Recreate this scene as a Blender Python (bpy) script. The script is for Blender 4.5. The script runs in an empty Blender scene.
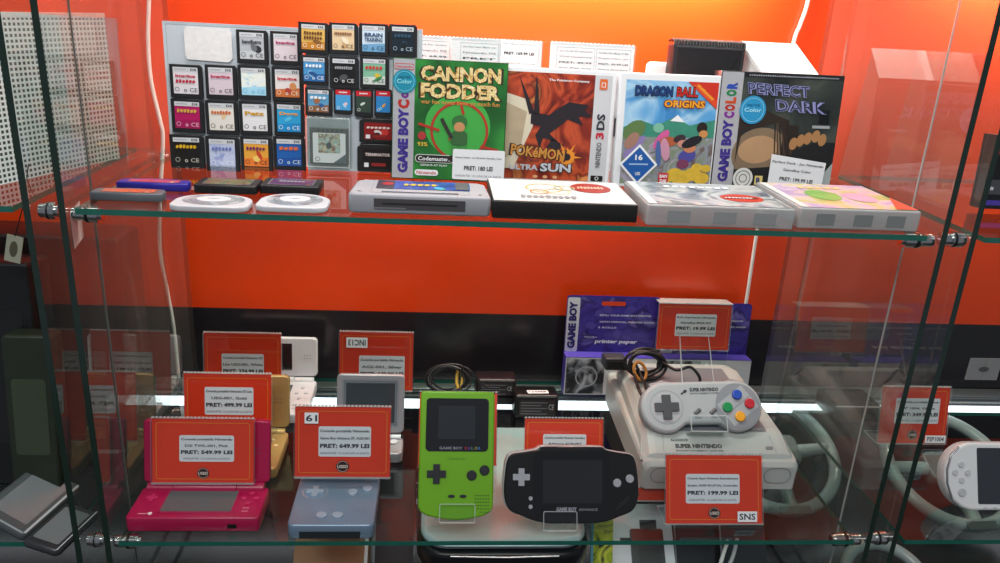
import bpy, bmesh, math, random
from mathutils import Matrix, Vector
random.seed(4)
PI = math.pi
scene = bpy.context.scene
COL = scene.collection

# ------------------------------------------------------------------ camera model
F = 783.0
def _n(v): return v.normalized()
_d = _n(Vector((377-500, 2517-281.5, F)))
_x = Vector((9835-500, 520-281.5, F)).normalized(); _x = _n(_x - _d*_x.dot(_d))
_y = _d.cross(_x)
if _y.z < 0: _y = -_y
_u = -_d
RW = Matrix((_x, _y, _u))            # camera vector (right, down, forward) -> world
EYE = Vector((0, 0, 1.55))
def ray(px, py): return RW @ Vector(((px-500)/F, (py-281.5)/F, 1))
def onZ(px, py, z):
    r = ray(px, py); return EYE + r*((z-EYE.z)/r.z)
def onY(px, py, Y):
    r = ray(px, py); return EYE + r*(Y/r.y)
def onX(px, py, X):
    r = ray(px, py); return EYE + r*(X/r.x)
def B(px, Y, z):
    k = (px-500)/F; Z = z-EYE.z; R = RW
    return Vector(((k*(R[1][2]*Y+R[2][2]*Z) - R[1][0]*Y - R[2][0]*Z)/(R[0][0]-k*R[0][2]), Y, z))

Z1 = 1.3626      # top of the upper glass shelf
Z2 = 1.0080      # top of the lower glass shelf
Z3 = 0.8400      # cabinet floor
YF = 0.700       # front edge of the shelves
YW = 1.100       # back wall
XL, XR = -0.330, 0.493

# ------------------------------------------------------------------ materials
def lin(h):
    h = h.lstrip('#'); o = []
    for i in (0, 2, 4):
        c = int(h[i:i+2], 16)/255
        o.append(c/12.92 if c <= .04045 else ((c+.055)/1.055)**2.4)
    return (*o, 1)
_mats = {}
def M(hexc, rough=.5, metal=0, spec=.5, noise=.0, nscale=60, coat=0, bump=0):
    key = (hexc, rough, metal, spec, noise, nscale, coat, bump)
    if key in _mats: return _mats[key]
    m = bpy.data.materials.new('surface_' + hexc.strip('#')); m.use_nodes = True
    nt = m.node_tree; b = nt.nodes['Principled BSDF']
    b.inputs['Base Color'].default_value = lin(hexc)
    b.inputs['Roughness'].default_value = rough
    b.inputs['Metallic'].default_value = metal
    b.inputs['Specular IOR Level'].default_value = spec
    b.inputs['Coat Weight'].default_value = coat
    b.inputs['Coat Roughness'].default_value = .05
    if noise or bump:
        tc = nt.nodes.new('ShaderNodeTexCoord'); n = nt.nodes.new('ShaderNodeTexNoise')
        n.inputs['Scale'].default_value = nscale; n.inputs['Detail'].default_value = 4
        nt.links.new(tc.outputs['Object'], n.inputs['Vector'])
        if noise:
            mx = nt.nodes.new('ShaderNodeMix'); mx.data_type = 'RGBA'
            c = lin(hexc)
            mx.inputs['A'].default_value = tuple(max(0, x*(1-noise)) for x in c[:3]) + (1,)
            mx.inputs['B'].default_value = tuple(min(1, x*(1+noise)) for x in c[:3]) + (1,)
            nt.links.new(n.outputs['Fac'], mx.inputs['Factor']); nt.links.new(mx.outputs['Result'], b.inputs['Base Color'])
        if bump:
            bp = nt.nodes.new('ShaderNodeBump'); bp.inputs['Strength'].default_value = bump; bp.inputs['Distance'].default_value = .0005
            nt.links.new(n.outputs['Fac'], bp.inputs['Height']); nt.links.new(bp.outputs['Normal'], b.inputs['Normal'])
    _mats[key] = m; return m
def pattern(name, cols, scale=30, detail=3, rough=.35, distort=1.0, coat=.3):
    """printed artwork: blotches of several inks"""
    if name in _mats: return _mats[name]
    m = bpy.data.materials.new(name); m.use_nodes = True; nt = m.node_tree; b = nt.nodes['Principled BSDF']
    tc = nt.nodes.new('ShaderNodeTexCoord'); n = nt.nodes.new('ShaderNodeTexNoise'); r = nt.nodes.new('ShaderNodeValToRGB')
    n.inputs['Scale'].default_value = scale; n.inputs['Detail'].default_value = detail; n.inputs['Distortion'].default_value = distort
    nt.links.new(tc.outputs['Object'], n.inputs['Vector']); nt.links.new(n.outputs['Fac'], r.inputs['Fac']); nt.links.new(r.outputs['Color'], b.inputs['Base Color'])
    e = r.color_ramp.elements; k = len(cols)
    pos = [.32 + .36*i/(k-1) for i in range(k)]
    e[0].position = pos[0]; e[0].color = lin(cols[0]); e[1].position = pos[-1]; e[1].color = lin(cols[-1])
    for p, c in zip(pos[1:-1], cols[1:-1]):
        q = e.new(p); q.color = lin(c)
    b.inputs['Roughness'].default_value = rough; b.inputs['Coat Weight'].default_value = coat; b.inputs['Coat Roughness'].default_value = .06
    _mats[name] = m; return m
def clear(name, tint='#ffffff', boost=1.0, haze=0.0, hazecol='#ffffff', rough=0.0, ior=1.5):
    if name in _mats: return _mats[name]
    m = bpy.data.materials.new(name); m.use_nodes = True; nt = m.node_tree
    for q in list(nt.nodes):
        if q.type != 'OUTPUT_MATERIAL': nt.nodes.remove(q)
    out = [q for q in nt.nodes if q.type == 'OUTPUT_MATERIAL'][0]
    t = nt.nodes.new('ShaderNodeBsdfTransparent'); t.inputs['Color'].default_value = lin(tint)
    g = nt.nodes.new('ShaderNodeBsdfGlossy'); g.inputs['Roughness'].default_value = rough
    fr = nt.nodes.new('ShaderNodeFresnel'); fr.inputs['IOR'].default_value = ior
    mu = nt.nodes.new('ShaderNodeMath'); mu.operation = 'MULTIPLY'; mu.inputs[1].default_value = boost; mu.use_clamp = True
    geo = nt.nodes.new('ShaderNodeNewGeometry')
    nb = nt.nodes.new('ShaderNodeMath'); nb.operation = 'SUBTRACT'; nb.inputs[0].default_value = 1
    mu2 = nt.nodes.new('ShaderNodeMath'); mu2.operation = 'MULTIPLY'
    mx = nt.nodes.new('ShaderNodeMixShader')
    nt.links.new(fr.outputs[0], mu.inputs[0]); nt.links.new(geo.outputs['Backfacing'], nb.inputs[1])
    nt.links.new(mu.outputs[0], mu2.inputs[0]); nt.links.new(nb.outputs[0], mu2.inputs[1])
    nt.links.new(mu2.outputs[0], mx.inputs[0]); nt.links.new(g.outputs[0], mx.inputs[2])
    if haze:
        df = nt.nodes.new('ShaderNodeBsdfDiffuse'); df.inputs['Color'].default_value = lin(hazecol)
        m2 = nt.nodes.new('ShaderNodeMixShader'); m2.inputs[0].default_value = haze
        nt.links.new(t.outputs[0], m2.inputs[1]); nt.links.new(df.outputs[0], m2.inputs[2]); nt.links.new(m2.outputs[0], mx.inputs[1])
    else: nt.links.new(t.outputs[0], mx.inputs[1])
    nt.links.new(mx.outputs[0], out.inputs['Surface'])
    _mats[name] = m; return m
def emit(name, col, s):
    m = bpy.data.materials.new(name); m.use_nodes = True; b = m.node_tree.nodes['Principled BSDF']
    b.inputs['Base Color'].default_value = (1, 1, 1, 1); b.inputs['Emission Color'].default_value = lin(col); b.inputs['Emission Strength'].default_value = s
    return m

GLASS = clear('shelf_glass', '#f4fbf8', 1.35)
PANEL = clear('panel_glass', '#f4f8f6', 1.5, .027, '#e8eeee')
GEDGE = M('#1b6456', .12, 0, .7, .25, 90)
GEDGE_D = M('#1d2f28', .15, 0, .6, .3, 60)
ACR = clear('acrylic_sheet', '#fbfdfd', 1.0)
ACRE = clear('acrylic_edge', '#e8f0f0', 1.3, .45, '#f4f8f8', .15)
CLAM = clear('frosted_case', '#f2f4f4', 1.1, .6, '#c4c8c8', .2)
CLEARCASE = clear('clear_case', '#eef2f0', 1.1, .07, '#dfe6e4', .1)
CHROME = M('#c9cccb', .14, 1)
RED = M('#e43a1a', .42, 0, .5, .05, 30)
YEL = M('#f0902c', .4)
WHITE = M('#eef0f2', .5)
PAPER = M('#e4e6ea', .65, 0, .4, .03, 40)
INK = M('#2b2e38', .6)
GREYINK = M('#8b8f98', .6)
BLACK = M('#141414', .35)
BLK2 = M('#1b1b1e', .5, 0, .5, .15, 200, 0, .1)
SCREEN = M('#1c2124', .12, 0, .6, coat=.5)

# ------------------------------------------------------------------ mesh builder
_txt = {}
def text_mesh(s, bold):
    k = (s, bold)
    if k in _txt: return _txt[k]
    c = bpy.data.curves.new('t', 'FONT'); c.body = s; c.size = 1; c.resolution_u = 2; c.offset = bold
    o = bpy.data.objects.new('t', c); COL.objects.link(o); bpy.context.view_layer.update()
    me = bpy.data.meshes.new_from_object(o.evaluated_get(bpy.context.evaluated_depsgraph_get()))
    vs = [(v.co.x, v.co.y) for v in me.vertices]; fs = [tuple(p.vertices) for p in me.polygons]
    bpy.data.objects.remove(o); bpy.data.meshes.remove(me); bpy.data.curves.remove(c)
    if not vs: vs = [(0, 0), (1, 1)]
    x0 = min(v[0] for v in vs); x1 = max(v[0] for v in vs); y0 = min(v[1] for v in vs); y1 = max(v[1] for v in vs)
    _txt[k] = (vs, fs, x0, x1, y0, y1); return _txt[k]

def rrect(u0, v0, u1, v1, r=0, n=4):
    r = min(r, (u1-u0)/2, (v1-v0)/2)
    if r <= 0: return [(u0, v0), (u1, v0), (u1, v1), (u0, v1)]
    P = []
    for cx, cy, a in ((u1-r, v0+r, -90), (u1-r, v1-r, 0), (u0+r, v1-r, 90), (u0+r, v0+r, 180)):
        for i in range(n+1):
            t = math.radians(a + 90*i/n); P.append((cx+r*math.cos(t), cy+r*math.sin(t)))
    return P
def circ(u, v, r, r2=None, n=24, rot=0):
    r2 = r2 or r; c, s = math.cos(rot), math.sin(rot); P = []
    for i in range(n):
        a = 2*PI*i/n; x, y = r*math.cos(a), r2*math.sin(a); P.append((u+x*c-y*s, v+x*s+y*c))
    return P
def offs(P, d):
    """move a CCW outline inwards by d"""
    n = len(P); out = []
    for i in range(n):
        a = Vector(P[i-1]); b = Vector(P[i]); c = Vector(P[(i+1) % n])
        e1 = (b-a); e2 = (c-b)
        if e1.length < 1e-9: e1 = e2
        if e2.length < 1e-9: e2 = e1
        n1 = Vector((-e1.y, e1.x)).normalized(); n2 = Vector((-e2.y, e2.x)).normalized()
        m = n1+n2
        if m.length < 1e-6: m = n1
        m.normalize(); k = max(.4, m.dot(n1)); out.append((b.x+m.x*d/k, b.y+m.y*d/k))
    return out
def spline(P, k=6):
    P = [Vector(p) for p in P]; out = []
    for i in range(len(P)-1):
        a = P[max(i-1, 0)]; b = P[i]; c = P[i+1]; d = P[min(i+2, len(P)-1)]
        for j in range(k):
            t = j/k
            out.append(.5*((2*b)+(c-a)*t+(2*a-5*b+4*c-d)*t*t+(3*b-a-3*c+d)*t**3))
    out.append(P[-1]); return out

class MB:
    """collects shapes; face space is (u right, v up, w towards the viewer)"""
    def __init__(s): s.v = []; s.f = []; s.m = []; s.sm = []; s.mats = []
    def mi(s, m):
        if m not in s.mats: s.mats.append(m)
        return s.mats.index(m)
    def add(s, vs, fs, m, smooth=False):
        o = len(s.v); s.v += [tuple(p) for p in vs]; k = s.mi(m)
        for f in fs: s.f.append(tuple(o+i for i in f)); s.m.append(k); s.sm.append(smooth)
    def poly(s, P, w, m): s.add([(u, -w, v) for u, v in P], [tuple(range(len(P)))], m)
    def rect(s, u0, v0, u1, v1, w, m, r=0): s.poly(rrect(u0, v0, u1, v1, r), w, m)
    def line(s, u0, v0, u1, v1, t, w, m):
        d = Vector((u1-u0, v1-v0)).normalized(); n = Vector((-d.y, d.x))*t/2
        s.poly([(u0-n.x, v0-n.y), (u1-n.x, v1-n.y), (u1+n.x, v1+n.y), (u0+n.x, v0+n.y)], w, m)
    def frame(s, P, t, w, m):
        Q = offs(P, t); n = len(P)
        s.add([(u, -w, v) for u, v in P+Q], [(i, (i+1) % n, n+(i+1) % n, n+i) for i in range(n)], m)
    def prism(s, P, w0, w1, m, side=None, bev=0, back=True, nb=2, smooth=True):
        side = side or m; n = len(P)
        rings = []
        if bev:
            for i in range(nb+1):
                a = PI/2*i/nb; rings.append((w0+bev*(1-math.sin(a)), offs(P, bev*(1-math.cos(a)))) if False else (w0+bev*(1-math.cos(a)), offs(P, bev*(1-math.sin(a)))))
            for i in range(nb+1):
                a = PI/2*i/nb; rings.append((w1-bev*(1-math.sin(a)), offs(P, bev*(1-math.cos(a)))))
        else: rings = [(w0, P), (w1, P)]
        vs = [(u, -w, v) for w, Q in rings for u, v in Q]
        fs = [(k*n+i, k*n+(i+1) % n, (k+1)*n+(i+1) % n, (k+1)*n+i) for k in range(len(rings)-1) for i in range(n)]
        s.add(vs, fs, side, smooth and (bev > 0 or n > 12))
        L = rings[-1]; s.add([(u, -L[0], v) for u, v in L[1]], [tuple(range(n))], m)
        if back: L = rings[0]; s.add([(u, -L[0], v) for u, v in L[1]], [tuple(range(n-1, -1, -1))], m)
    def box(s, u0, u1, v0, v1, w0, w1, m, side=None, bev=0, r=0): s.prism(rrect(u0, v0, u1, v1, r), w0, w1, m, side, bev)
    def cyl(s, p0, p1, r, m, r1=None, n=20, cap=True):
        s.tube([p0, p1], r, m, n, cap, r1=r1)
    def tube(s, P, r, m, n=8, cap=True, closed=False, r1=None):
        P = [Vector(p) for p in P]; k = len(P); vs = []; prev = None
        for i, p in enumerate(P):
            if closed: t = P[(i+1) % k]-P[i-1]
            else: t = P[min(i+1, k-1)]-P[max(i-1, 0)]
            t.normalize()
            if prev is None:
                a = Vector((0, 0, 1)) if abs(t.z) < .9 else Vector((1, 0, 0)); nn = t.cross(a).normalized()
            else: nn = (prev - t*prev.dot(t)).normalized()
            prev = nn; b = t.cross(nn); rr = r if r1 is None else r+(r1-r)*i/(k-1)
            for j in range(n):
                q = 2*PI*j/n; vs.append(p+nn*rr*math.cos(q)+b*rr*math.sin(q))
        e = k if closed else k-1
        fs = [(i*n+j, i*n+(j+1) % n, ((i+1) % k)*n+(j+1) % n, ((i+1) % k)*n+j) for i in range(e) for j in range(n)]
        s.add(vs, fs, m, True)
        if cap and not closed:
            s.add(vs[:n], [tuple(range(n-1, -1, -1))], m); s.add(vs[-n:], [tuple(range(n))], m)
    def ball(s, c, r, m, sy=1, n=16):
        vs = []; fs = []; h = n//2
        for i in range(h+1):
            a = PI*i/h
            for j in range(n):
                b = 2*PI*j/n; vs.append((c[0]+r*math.sin(a)*math.cos(b), c[1]+r*sy*math.cos(a), c[2]+r*math.sin(a)*math.sin(b)))
        for i in range(h):
            for j in range(n): fs.append((i*n+j, i*n+(j+1) % n, (i+1)*n+(j+1) % n, (i+1)*n+j))
        s.add(vs, fs, m, True)
    def text(s, t, u, v, h, w, m, width=None, bold=.015, rot=0, align='c', shear=0):
        """h is cap height; (u, v) is the centre (or left/right middle)"""
        if t.startswith('~'):            # lettering too blurred to read: a run of small strokes
            n = len(t)-1; rnd = random.Random(t+str(n)); width = width or h*.7*n; a, b = width/n, h/2; c, q = math.cos(rot), math.sin(rot)
            for i in range(n):
                x = -width/2+a*i; hh = b*rnd.uniform(.6, 1); P = [(x, -b*.8), (x+a*.62, -b*.8), (x+a*rnd.uniform(.62, .9), hh), (x+a*.1, hh)]
                s.poly([(u+X*c-Y*q, v+X*q+Y*c) for X, Y in P], w, m); s.poly([(u+X*c-Y*q, v+X*q+Y*c) for X, Y in [(x+a*.3, -b*.1), (x+a*1.02, -b*.1), (x+a*1.02, b*.2), (x+a*.3, b*.2)]], w+.00001, m)
            return
        vs, fs, x0, x1, y0, y1 = text_mesh(t, bold); sc = h/max(.3, (y1-y0)); sx = sc
        if width: sx = width/(x1-x0)
        cx = {'c': (x0+x1)/2, 'l': x0, 'r': x1}[align]; cy = (y0+y1)/2; c, q = math.cos(rot), math.sin(rot); out = []
        for x, y in vs:
            X = (x-cx)*sx; Y = (y-cy)*sc; X += shear*Y; out.append((u+X*c-Y*q, -w, v+X*q+Y*c))
        s.add(out, fs, m)
    def build(s, name, parent=None, mat=None):
        me = bpy.data.meshes.new(name); me.from_pydata(s.v, [], s.f)
        for m in s.mats: me.materials.append(m)
        for p, k, q in zip(me.polygons, s.m, s.sm): p.material_index = k; p.use_smooth = q
        me.update(); o = bpy.data.objects.new(name, me); COL.objects.link(o)
        if parent: o.parent = parent
        if mat is not None: o.matrix_local = mat
        return o

def tag(o, label, cat, group=None, kind=None):
    o['label'] = label; o['category'] = cat
    if group: o['group'] = group
    if kind: o['kind'] = kind
    return o
def struct(o): o['kind'] = 'structure'; return o
def thing(name, mat, label, cat, group=None):
    o = bpy.data.objects.new(name, None); o.empty_display_size = .02; COL.objects.link(o); o.matrix_world = mat
    return tag(o, label, cat, group)
def fitframe(BL, BR, tilt, top=None):
    u = (BR-BL).normalized(); yin = Vector((0, 0, 1)).cross(u).normalized(); up = u.cross(yin)
    t = math.radians(tilt); v = up*math.cos(t)+yin*math.sin(t); y = yin*math.cos(t)-up*math.sin(t)
    O = (BL+BR)/2; m = Matrix((u, y, v)).transposed().to_4x4(); m.translation = O; H = None
    if top:
        r = ray(*top); s = (O-EYE).dot(y)/r.dot(y); H = (EYE+r*s-O).dot(v)
    return m, (BR-BL).length, H
def fit(pl, pr, Y, z, tilt, top, Yr=None, zr=None):
    return fitframe(B(pl, Y, z), B(pr, Yr or Y, zr or z), tilt, top)
def TR(u=0, v=0, w=0): return Matrix.Translation((u, -w, v))
def hit(m, px, py, w=0):
    """pixel -> (u, v) on the face plane of frame m"""
    y = m.col[1].to_3d(); O = m.translation - y*w; r = ray(px, py); s = (O-EYE).dot(y)/r.dot(y); p = EYE+r*s-O
    return p.dot(m.col[0].to_3d()), p.dot(m.col[2].to_3d())

# ------------------------------------------------------------------ the setting
def wall_mat(name, hexc, rough):
    m = M(hexc, rough, 0, .5, .03, 2.5, .12); return m
ORANGE = wall_mat('o', '#ea4414', .28)
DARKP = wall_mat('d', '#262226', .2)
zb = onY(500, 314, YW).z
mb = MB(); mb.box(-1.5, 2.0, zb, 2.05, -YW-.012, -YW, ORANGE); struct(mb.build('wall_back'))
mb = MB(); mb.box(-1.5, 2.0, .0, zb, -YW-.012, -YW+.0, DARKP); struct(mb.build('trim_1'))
mb = MB(); mb.box(-1.6, 2.1, -.02, 0, -1.2, 1.6, M('#55524f', .5, 0, .5, .2, 6)); struct(mb.build('floor'))
# cabinet floor (bottom display deck)
mb = MB(); mb.box(-1.5, 2.0, Z3-.02, Z3, -YW, -.69, M('#2b2c2e', .22, 0, .5, .15, 12)); struct(mb.build('trim_2'))
# cabinet plinth front
mb = MB(); mb.box(-1.5, 2.0, 0, Z3-.02, -YW+.0, -.72, M('#303033', .4)); struct(mb.build('trim_3'))

def led_rail():
    pz = Z2-.025
    root = thing('light_rail', Matrix.Translation((.25, YW-.03, pz)), 'aluminium light rail running along the back wall behind the lower glass shelf', 'light rail')
    a = MB(); al = M('#a9adb0', .3, .8)
    a.box(-1.5, 1.6, -.002, .016, -.028, 0, al, bev=.001)
    a.box(-1.5, 1.6, .010, .012, 0, .002, M('#5c6062', .4))
    a.box(-1.5, 1.6, .004, .006, 0, .002, M('#d9dcde', .3))
    a.build('profile', root)
    d = MB(); d.box(-1.45, 1.55, -.0165, -.003, -.018, .002, emit('led_diffuser', '#f2f6ff', 2.0)); d.build('diffuser', root)
led_rail()

def slab(name, x0, x1, y0, y1, ztop, t, label, group=None):
    mb = MB()
    vs = [(x0, y0, ztop-t), (x1, y0, ztop-t), (x1, y1, ztop-t), (x0, y1, ztop-t), (x0, y0, ztop), (x1, y0, ztop), (x1, y1, ztop), (x0, y1, ztop)]
    mb.add(vs, [(3, 2, 1, 0), (4, 5, 6, 7)], GLASS)
    mb.add(vs, [(0, 1, 5, 4), (1, 2, 6, 5), (2, 3, 7, 6), (3, 0, 4, 7)], GEDGE)
    return tag(mb.build(name), label, 'shelf', group)
XA, XB_ = -0.319, 0.476
slab('glass_shelf', XA, XB_, YF, 1.0, Z1, .0055, 'upper glass shelf with green edge carrying the boxed games and cartridges')
slab('glass_shelf', XA, XB_, YF, 1.082, Z2, .0055, 'lower glass shelf with green edge carrying the consoles')
XN = XL-.030; XM = onY(1000, 130, YF).x+.002
XM = .5235
slab('glass_shelf', XN-.60, XN-.012, YF, 1.0, Z1, .0055, 'glass shelf of the neighbouring case at the upper left')
slab('glass_shelf', XN-.60, XN-.012, YF, 1.0, Z2, .0055, 'glass shelf of the neighbouring case at the lower left')
slab('glass_shelf', XM+.012, XM+.8, YF, 1.0, Z1, .0055, 'glass shelf of the neighbouring case at the upper right')
slab('glass_shelf', XM+.012, XM+.8, YF, 1.0, Z2, .0055, 'glass shelf of the neighbouring case at the lower right')

def side_panel(x, label, strip):
    root = thing('glass_side_panel', Matrix.Translation((x, YF, Z3)), label, 'glass panel')
    t = .003; y1 = 1.02-YF; H = 2.0-Z3; mb = MB()
    vs = [(-t, 0, 0), (t, 0, 0), (t, y1, 0), (-t, y1, 0), (-t, 0, H), (t, 0, H), (t, y1, H), (-t, y1, H)]
    mb.add(vs, [(1, 2, 6, 5), (3, 0, 4, 7)], PANEL); mb.build('pane', root)
    e = MB(); e.add(vs, [(0, 1, 5, 4), (3, 2, 1, 0), (4, 5, 6, 7)], GEDGE_D); e.build('front_edge', root)
    b = MB(); b.add(vs, [(2, 3, 7, 6)], clear('panel_edge', '#c8d0cc', 1.5)); b.build('rear_edge', root)
    if strip:
        q = MB(); s = strip*.0012; q.box(min(strip*t, strip*t+s), max(strip*t, strip*t+s), 0, H, -.056, -.0545, M('#59605c' if strip > 0 else '#a4aaa6', .3)); q.build('joint_strip', root)
side_panel(XL, 'left glass side wall of the display case, dark green front edge', 1)
side_panel(XR, 'right glass side wall of the display case, dark green front edge', -1)
side_panel(XN, 'glass side wall of the neighbouring case on the left', 0)
side_panel(XM, 'glass side wall of the neighbouring case on the right', 0)

def clip(x0, x1, y, z, label, xs=None):
    root = thing('shelf_clip', Matrix.Translation((x0, y, z)), label, 'shelf clip', 'chrome clips holding the glass shelves')
    L = x1-x0; s = 1 if L > 0 else -1; L = abs(L); mb = MB(); r = .0078
    mb.cyl((0, 0, 0), (s*L*.45, 0, 0), r*.8, CHROME); mb.cyl((s*L*.45, 0, 0), (s*L, 0, 0), r, CHROME)
    mb.cyl((s*L, 0, 0), (s*(L+.003), 0, 0), r*.7, CHROME)
    mb.build('barrel', root)
    g = MB(); g.cyl((s*L*.52, 0, 0), (s*L*.64, 0, 0), r*1.03, BLACK); g.build('gasket', root)
t = .004
for (z, nm) in ((Z1, 'upper'), (Z2, 'lower')):
    clip(XL+t, XL+.027, YF+.012, z-.008, 'chrome clip at the front left corner of the %s glass shelf' % nm)
    clip(XR-t, XR-.034, YF+.012, z-.008, 'chrome clip at the front right corner of the %s glass shelf' % nm)
    clip(XL+t, XL+.027, .985, z-.008, 'chrome clip at the back left corner of the %s glass shelf' % nm)
    clip(XR-t, XR-.034, .985, z-.008, 'chrome clip at the back right corner of the %s glass shelf' % nm)
    clip(XR+.004, XM-.004, YF+.012, z-.006, 'chrome connector between the two right glass walls beside the %s shelf' % nm)
    clip(XN+.006, XL-.010, YF+.012, z-.006, 'chrome connector between the two left glass walls beside the %s shelf' % nm)

# cables on the wall
def cable(pts, r, m, name, label, cat='cable', smooth=6, k=8):
    mb = MB(); P = spline(pts, smooth); o = P[0].copy(); mb.tube([p-o for p in P], r, m, k)
    ob = mb.build(name); ob.location = o; return tag(ob, label, cat)
CW = M('#eceae6', .4)
yb = YW-.006
cable([onY(x, y, yb) for x, y in ((150, -60), (149, 0), (148, 40), (151, 80), (160, 120), (163, 140), (160, 200), (160, 250), (167, 290), (174, 330), (181, 400), (190, 470))], .0028, CW, 'power_cable', 'white cable hanging down the orange wall at the left of the case')
cable([onY(x, y, yb) for x, y in ((818, -60), (808, 0), (800, 25), (793, 45), (775, 130), (758, 225), (748, 290), (742, 330), (735, 400))], .0028, CW, 'power_cable', 'white cable hanging down the orange wall at the right of the case')

# ------------------------------------------------------------------ price cards
def foot_plate(mb, W, L, m, v0=0):
    t = math.acos(max(-1, min(1, m.col[2][2]))); c, q = math.cos(t), math.sin(t); e = .0015
    vs = [(-W/2, 0, v0), (W/2, 0, v0), (W/2, L*c, v0+L*q), (-W/2, L*c, v0+L*q)]; vs += [(x, y-e*q, z+e*c) for x, y, z in vs]
    mb.add(vs, [(3, 2, 1, 0), (4, 5, 6, 7)], ACR); mb.add(vs, [(0, 1, 5, 4), (1, 2, 6, 5), (2, 3, 7, 6), (3, 0, 4, 7)], ACRE)
    return L*c, v0+L*q
def price_card(f, label, lines, lab=(.20, .36, .80, .74), badge=True, sticker=None, group=None, foot=True, tint=RED, top_fold=False, drop=0, fl=.034):
    m, W, H = f
    root = thing('price_card', m, label, 'price card', group)
    a = MB(); a.box(-W/2+.001, W/2-.001, .001, H-.001, -.0006, 0, tint)
    P = rrect(-W/2+W*.045, H*.07, W/2-W*.045, H*.93, W*.03); a.frame(P, .0006, .0002, YEL); a.build('insert', root)
    u0, v0, u1, v1 = lab; s = MB(); u0 = -W/2+u0*W; u1 = -W/2+u1*W; v0 *= H; v1 *= H
    s.rect(u0, v0, u1, v1, .0003, PAPER, W*.02)
    k = len(lines); hh = (v1-v0)
    y = v1-hh*.16
    for i, (tx, sz) in enumerate(lines):
        h = hh*sz; s.text(tx, (u0+u1)/2, y, h, .0005, INK if sz > .085 else GREYINK, width=min((u1-u0)*.94, h*.80*len(tx)), bold=.045 if sz > .12 else .025)
        y -= hh*(.72/max(1, k-1))
    s.build('label_sticker', root)
    if badge:
        b = MB(); cu, cv = 0, H*.165; r = H*.085; b.poly(circ(cu, cv, r), .0004, M('#3a1512', .4)); b.frame(circ(cu, cv, r*.9), r*.08, .0006, M('#d8b9ac', .4))
        b.rect(cu-r*1.02, cv-r*.32, cu+r*1.02, cv+r*.32, .0008, M('#3a1512', .4)); b.text('USED', cu, cv, r*.5, .001, M('#ead6cc', .5), width=r*1.7, bold=.03); b.build('badge', root)
    if sticker:
        tx, su, sv, sw, sh, rot = sticker; q = MB(); q.rect(-W/2+(su-sw/2)*W, (sv-sh/2)*H, -W/2+(su+sw/2)*W, (sv+sh/2)*H, .0027, WHITE)
        q.text(tx, -W/2+su*W, sv*H, sh*H*.6, .0029, INK, width=sw*W*.82, bold=.02, rot=rot); q.build('code_sticker', root)
    h = MB(); h.prism(rrect(-W/2, 0, W/2, H, .001, 1), .0011, .0024, ACR, ACRE, smooth=False); h.prism(rrect(-W/2, 0, W/2, H, .001, 1), -.0022, -.0009, ACR, ACRE, smooth=False)
    n = int(W/.004)
    for i in range(n):
        u = -W/2+W*(i+.5)/n; h.box(u-.0012, u+.0012, H-.0002, H+.0012, -.0014, .0018, ACRE)
    if foot: foot_plate(h, W, fl, m, -drop)
    if foot and drop: h.prism(rrect(-W/2, -drop, W/2, 0, 0), -.0022, -.0009, ACR, ACRE, smooth=False)
    if top_fold: h.prism(rrect(-W/2, H, W/2, H+.0015, 0), -.028, .0024, ACRE, ACRE, smooth=False)
    h.build('acrylic_holder', root)
    return root
L_ = lambda a, b, p: [(a, .115), (b, .115), (p, .15), ('GARANTIE: 12 LUNI DE LA DATA', .075)]

# ------------------------------------------------------------------ upper shelf: small cartridges on boards
def back_board(pl, pr, Y, tilt, top, label, patch=None):
    m, W, H = fit(pl, pr, Y, Z1, tilt, top); root = thing('display_board', m, label, 'display board')
    a = MB(); a.box(-W/2, W/2, .0, H, -.002, 0, M('#dfe2ea', .35, 0, .5, .04, 30, .3)); a.build('panel', root)
    b = MB(); b.prism(rrect(-W/2, 0, W/2, H), .0002, .0012, ACR, ACRE, smooth=False); b.box(-W/2, W/2, 0, .0012, -.05, -.002, ACR, ACRE); b.build('acrylic_cover', root)
    if patch:
        q = MB(); q.frame(rrect(-W/2+.003, .004, W/2-.003, H-.003), .0003, .0001, GREYINK); q.build('print', root)
        (x0, y0), (x1, y1) = hit(m, *patch[:2]), hit(m, *patch[2:]); P = []
        for u, v in rrect(min(x0, x1), min(y0, y1), max(x0, x1), max(y0, y1), .005, 4): P.append((u+random.uniform(-.0008, .0008), v+random.uniform(-.0008, .0008)))
        q = MB(); q.prism(P, .0013, .0019, M('#e9e6e6', .7, 0, .4, .1, 160, 0, .8)); q.build('paper_patch', root)
    return m
BM1 = back_board(172, 306, .915, 3, (168, 21), 'white acrylic board behind the leftmost rows of small black game cards, blank patch at top', (184, 26, 233, 62))
BM2 = back_board(308, 420, .906, 3, (299, 23), 'white acrylic board behind the cartridges next to the green box')

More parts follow.
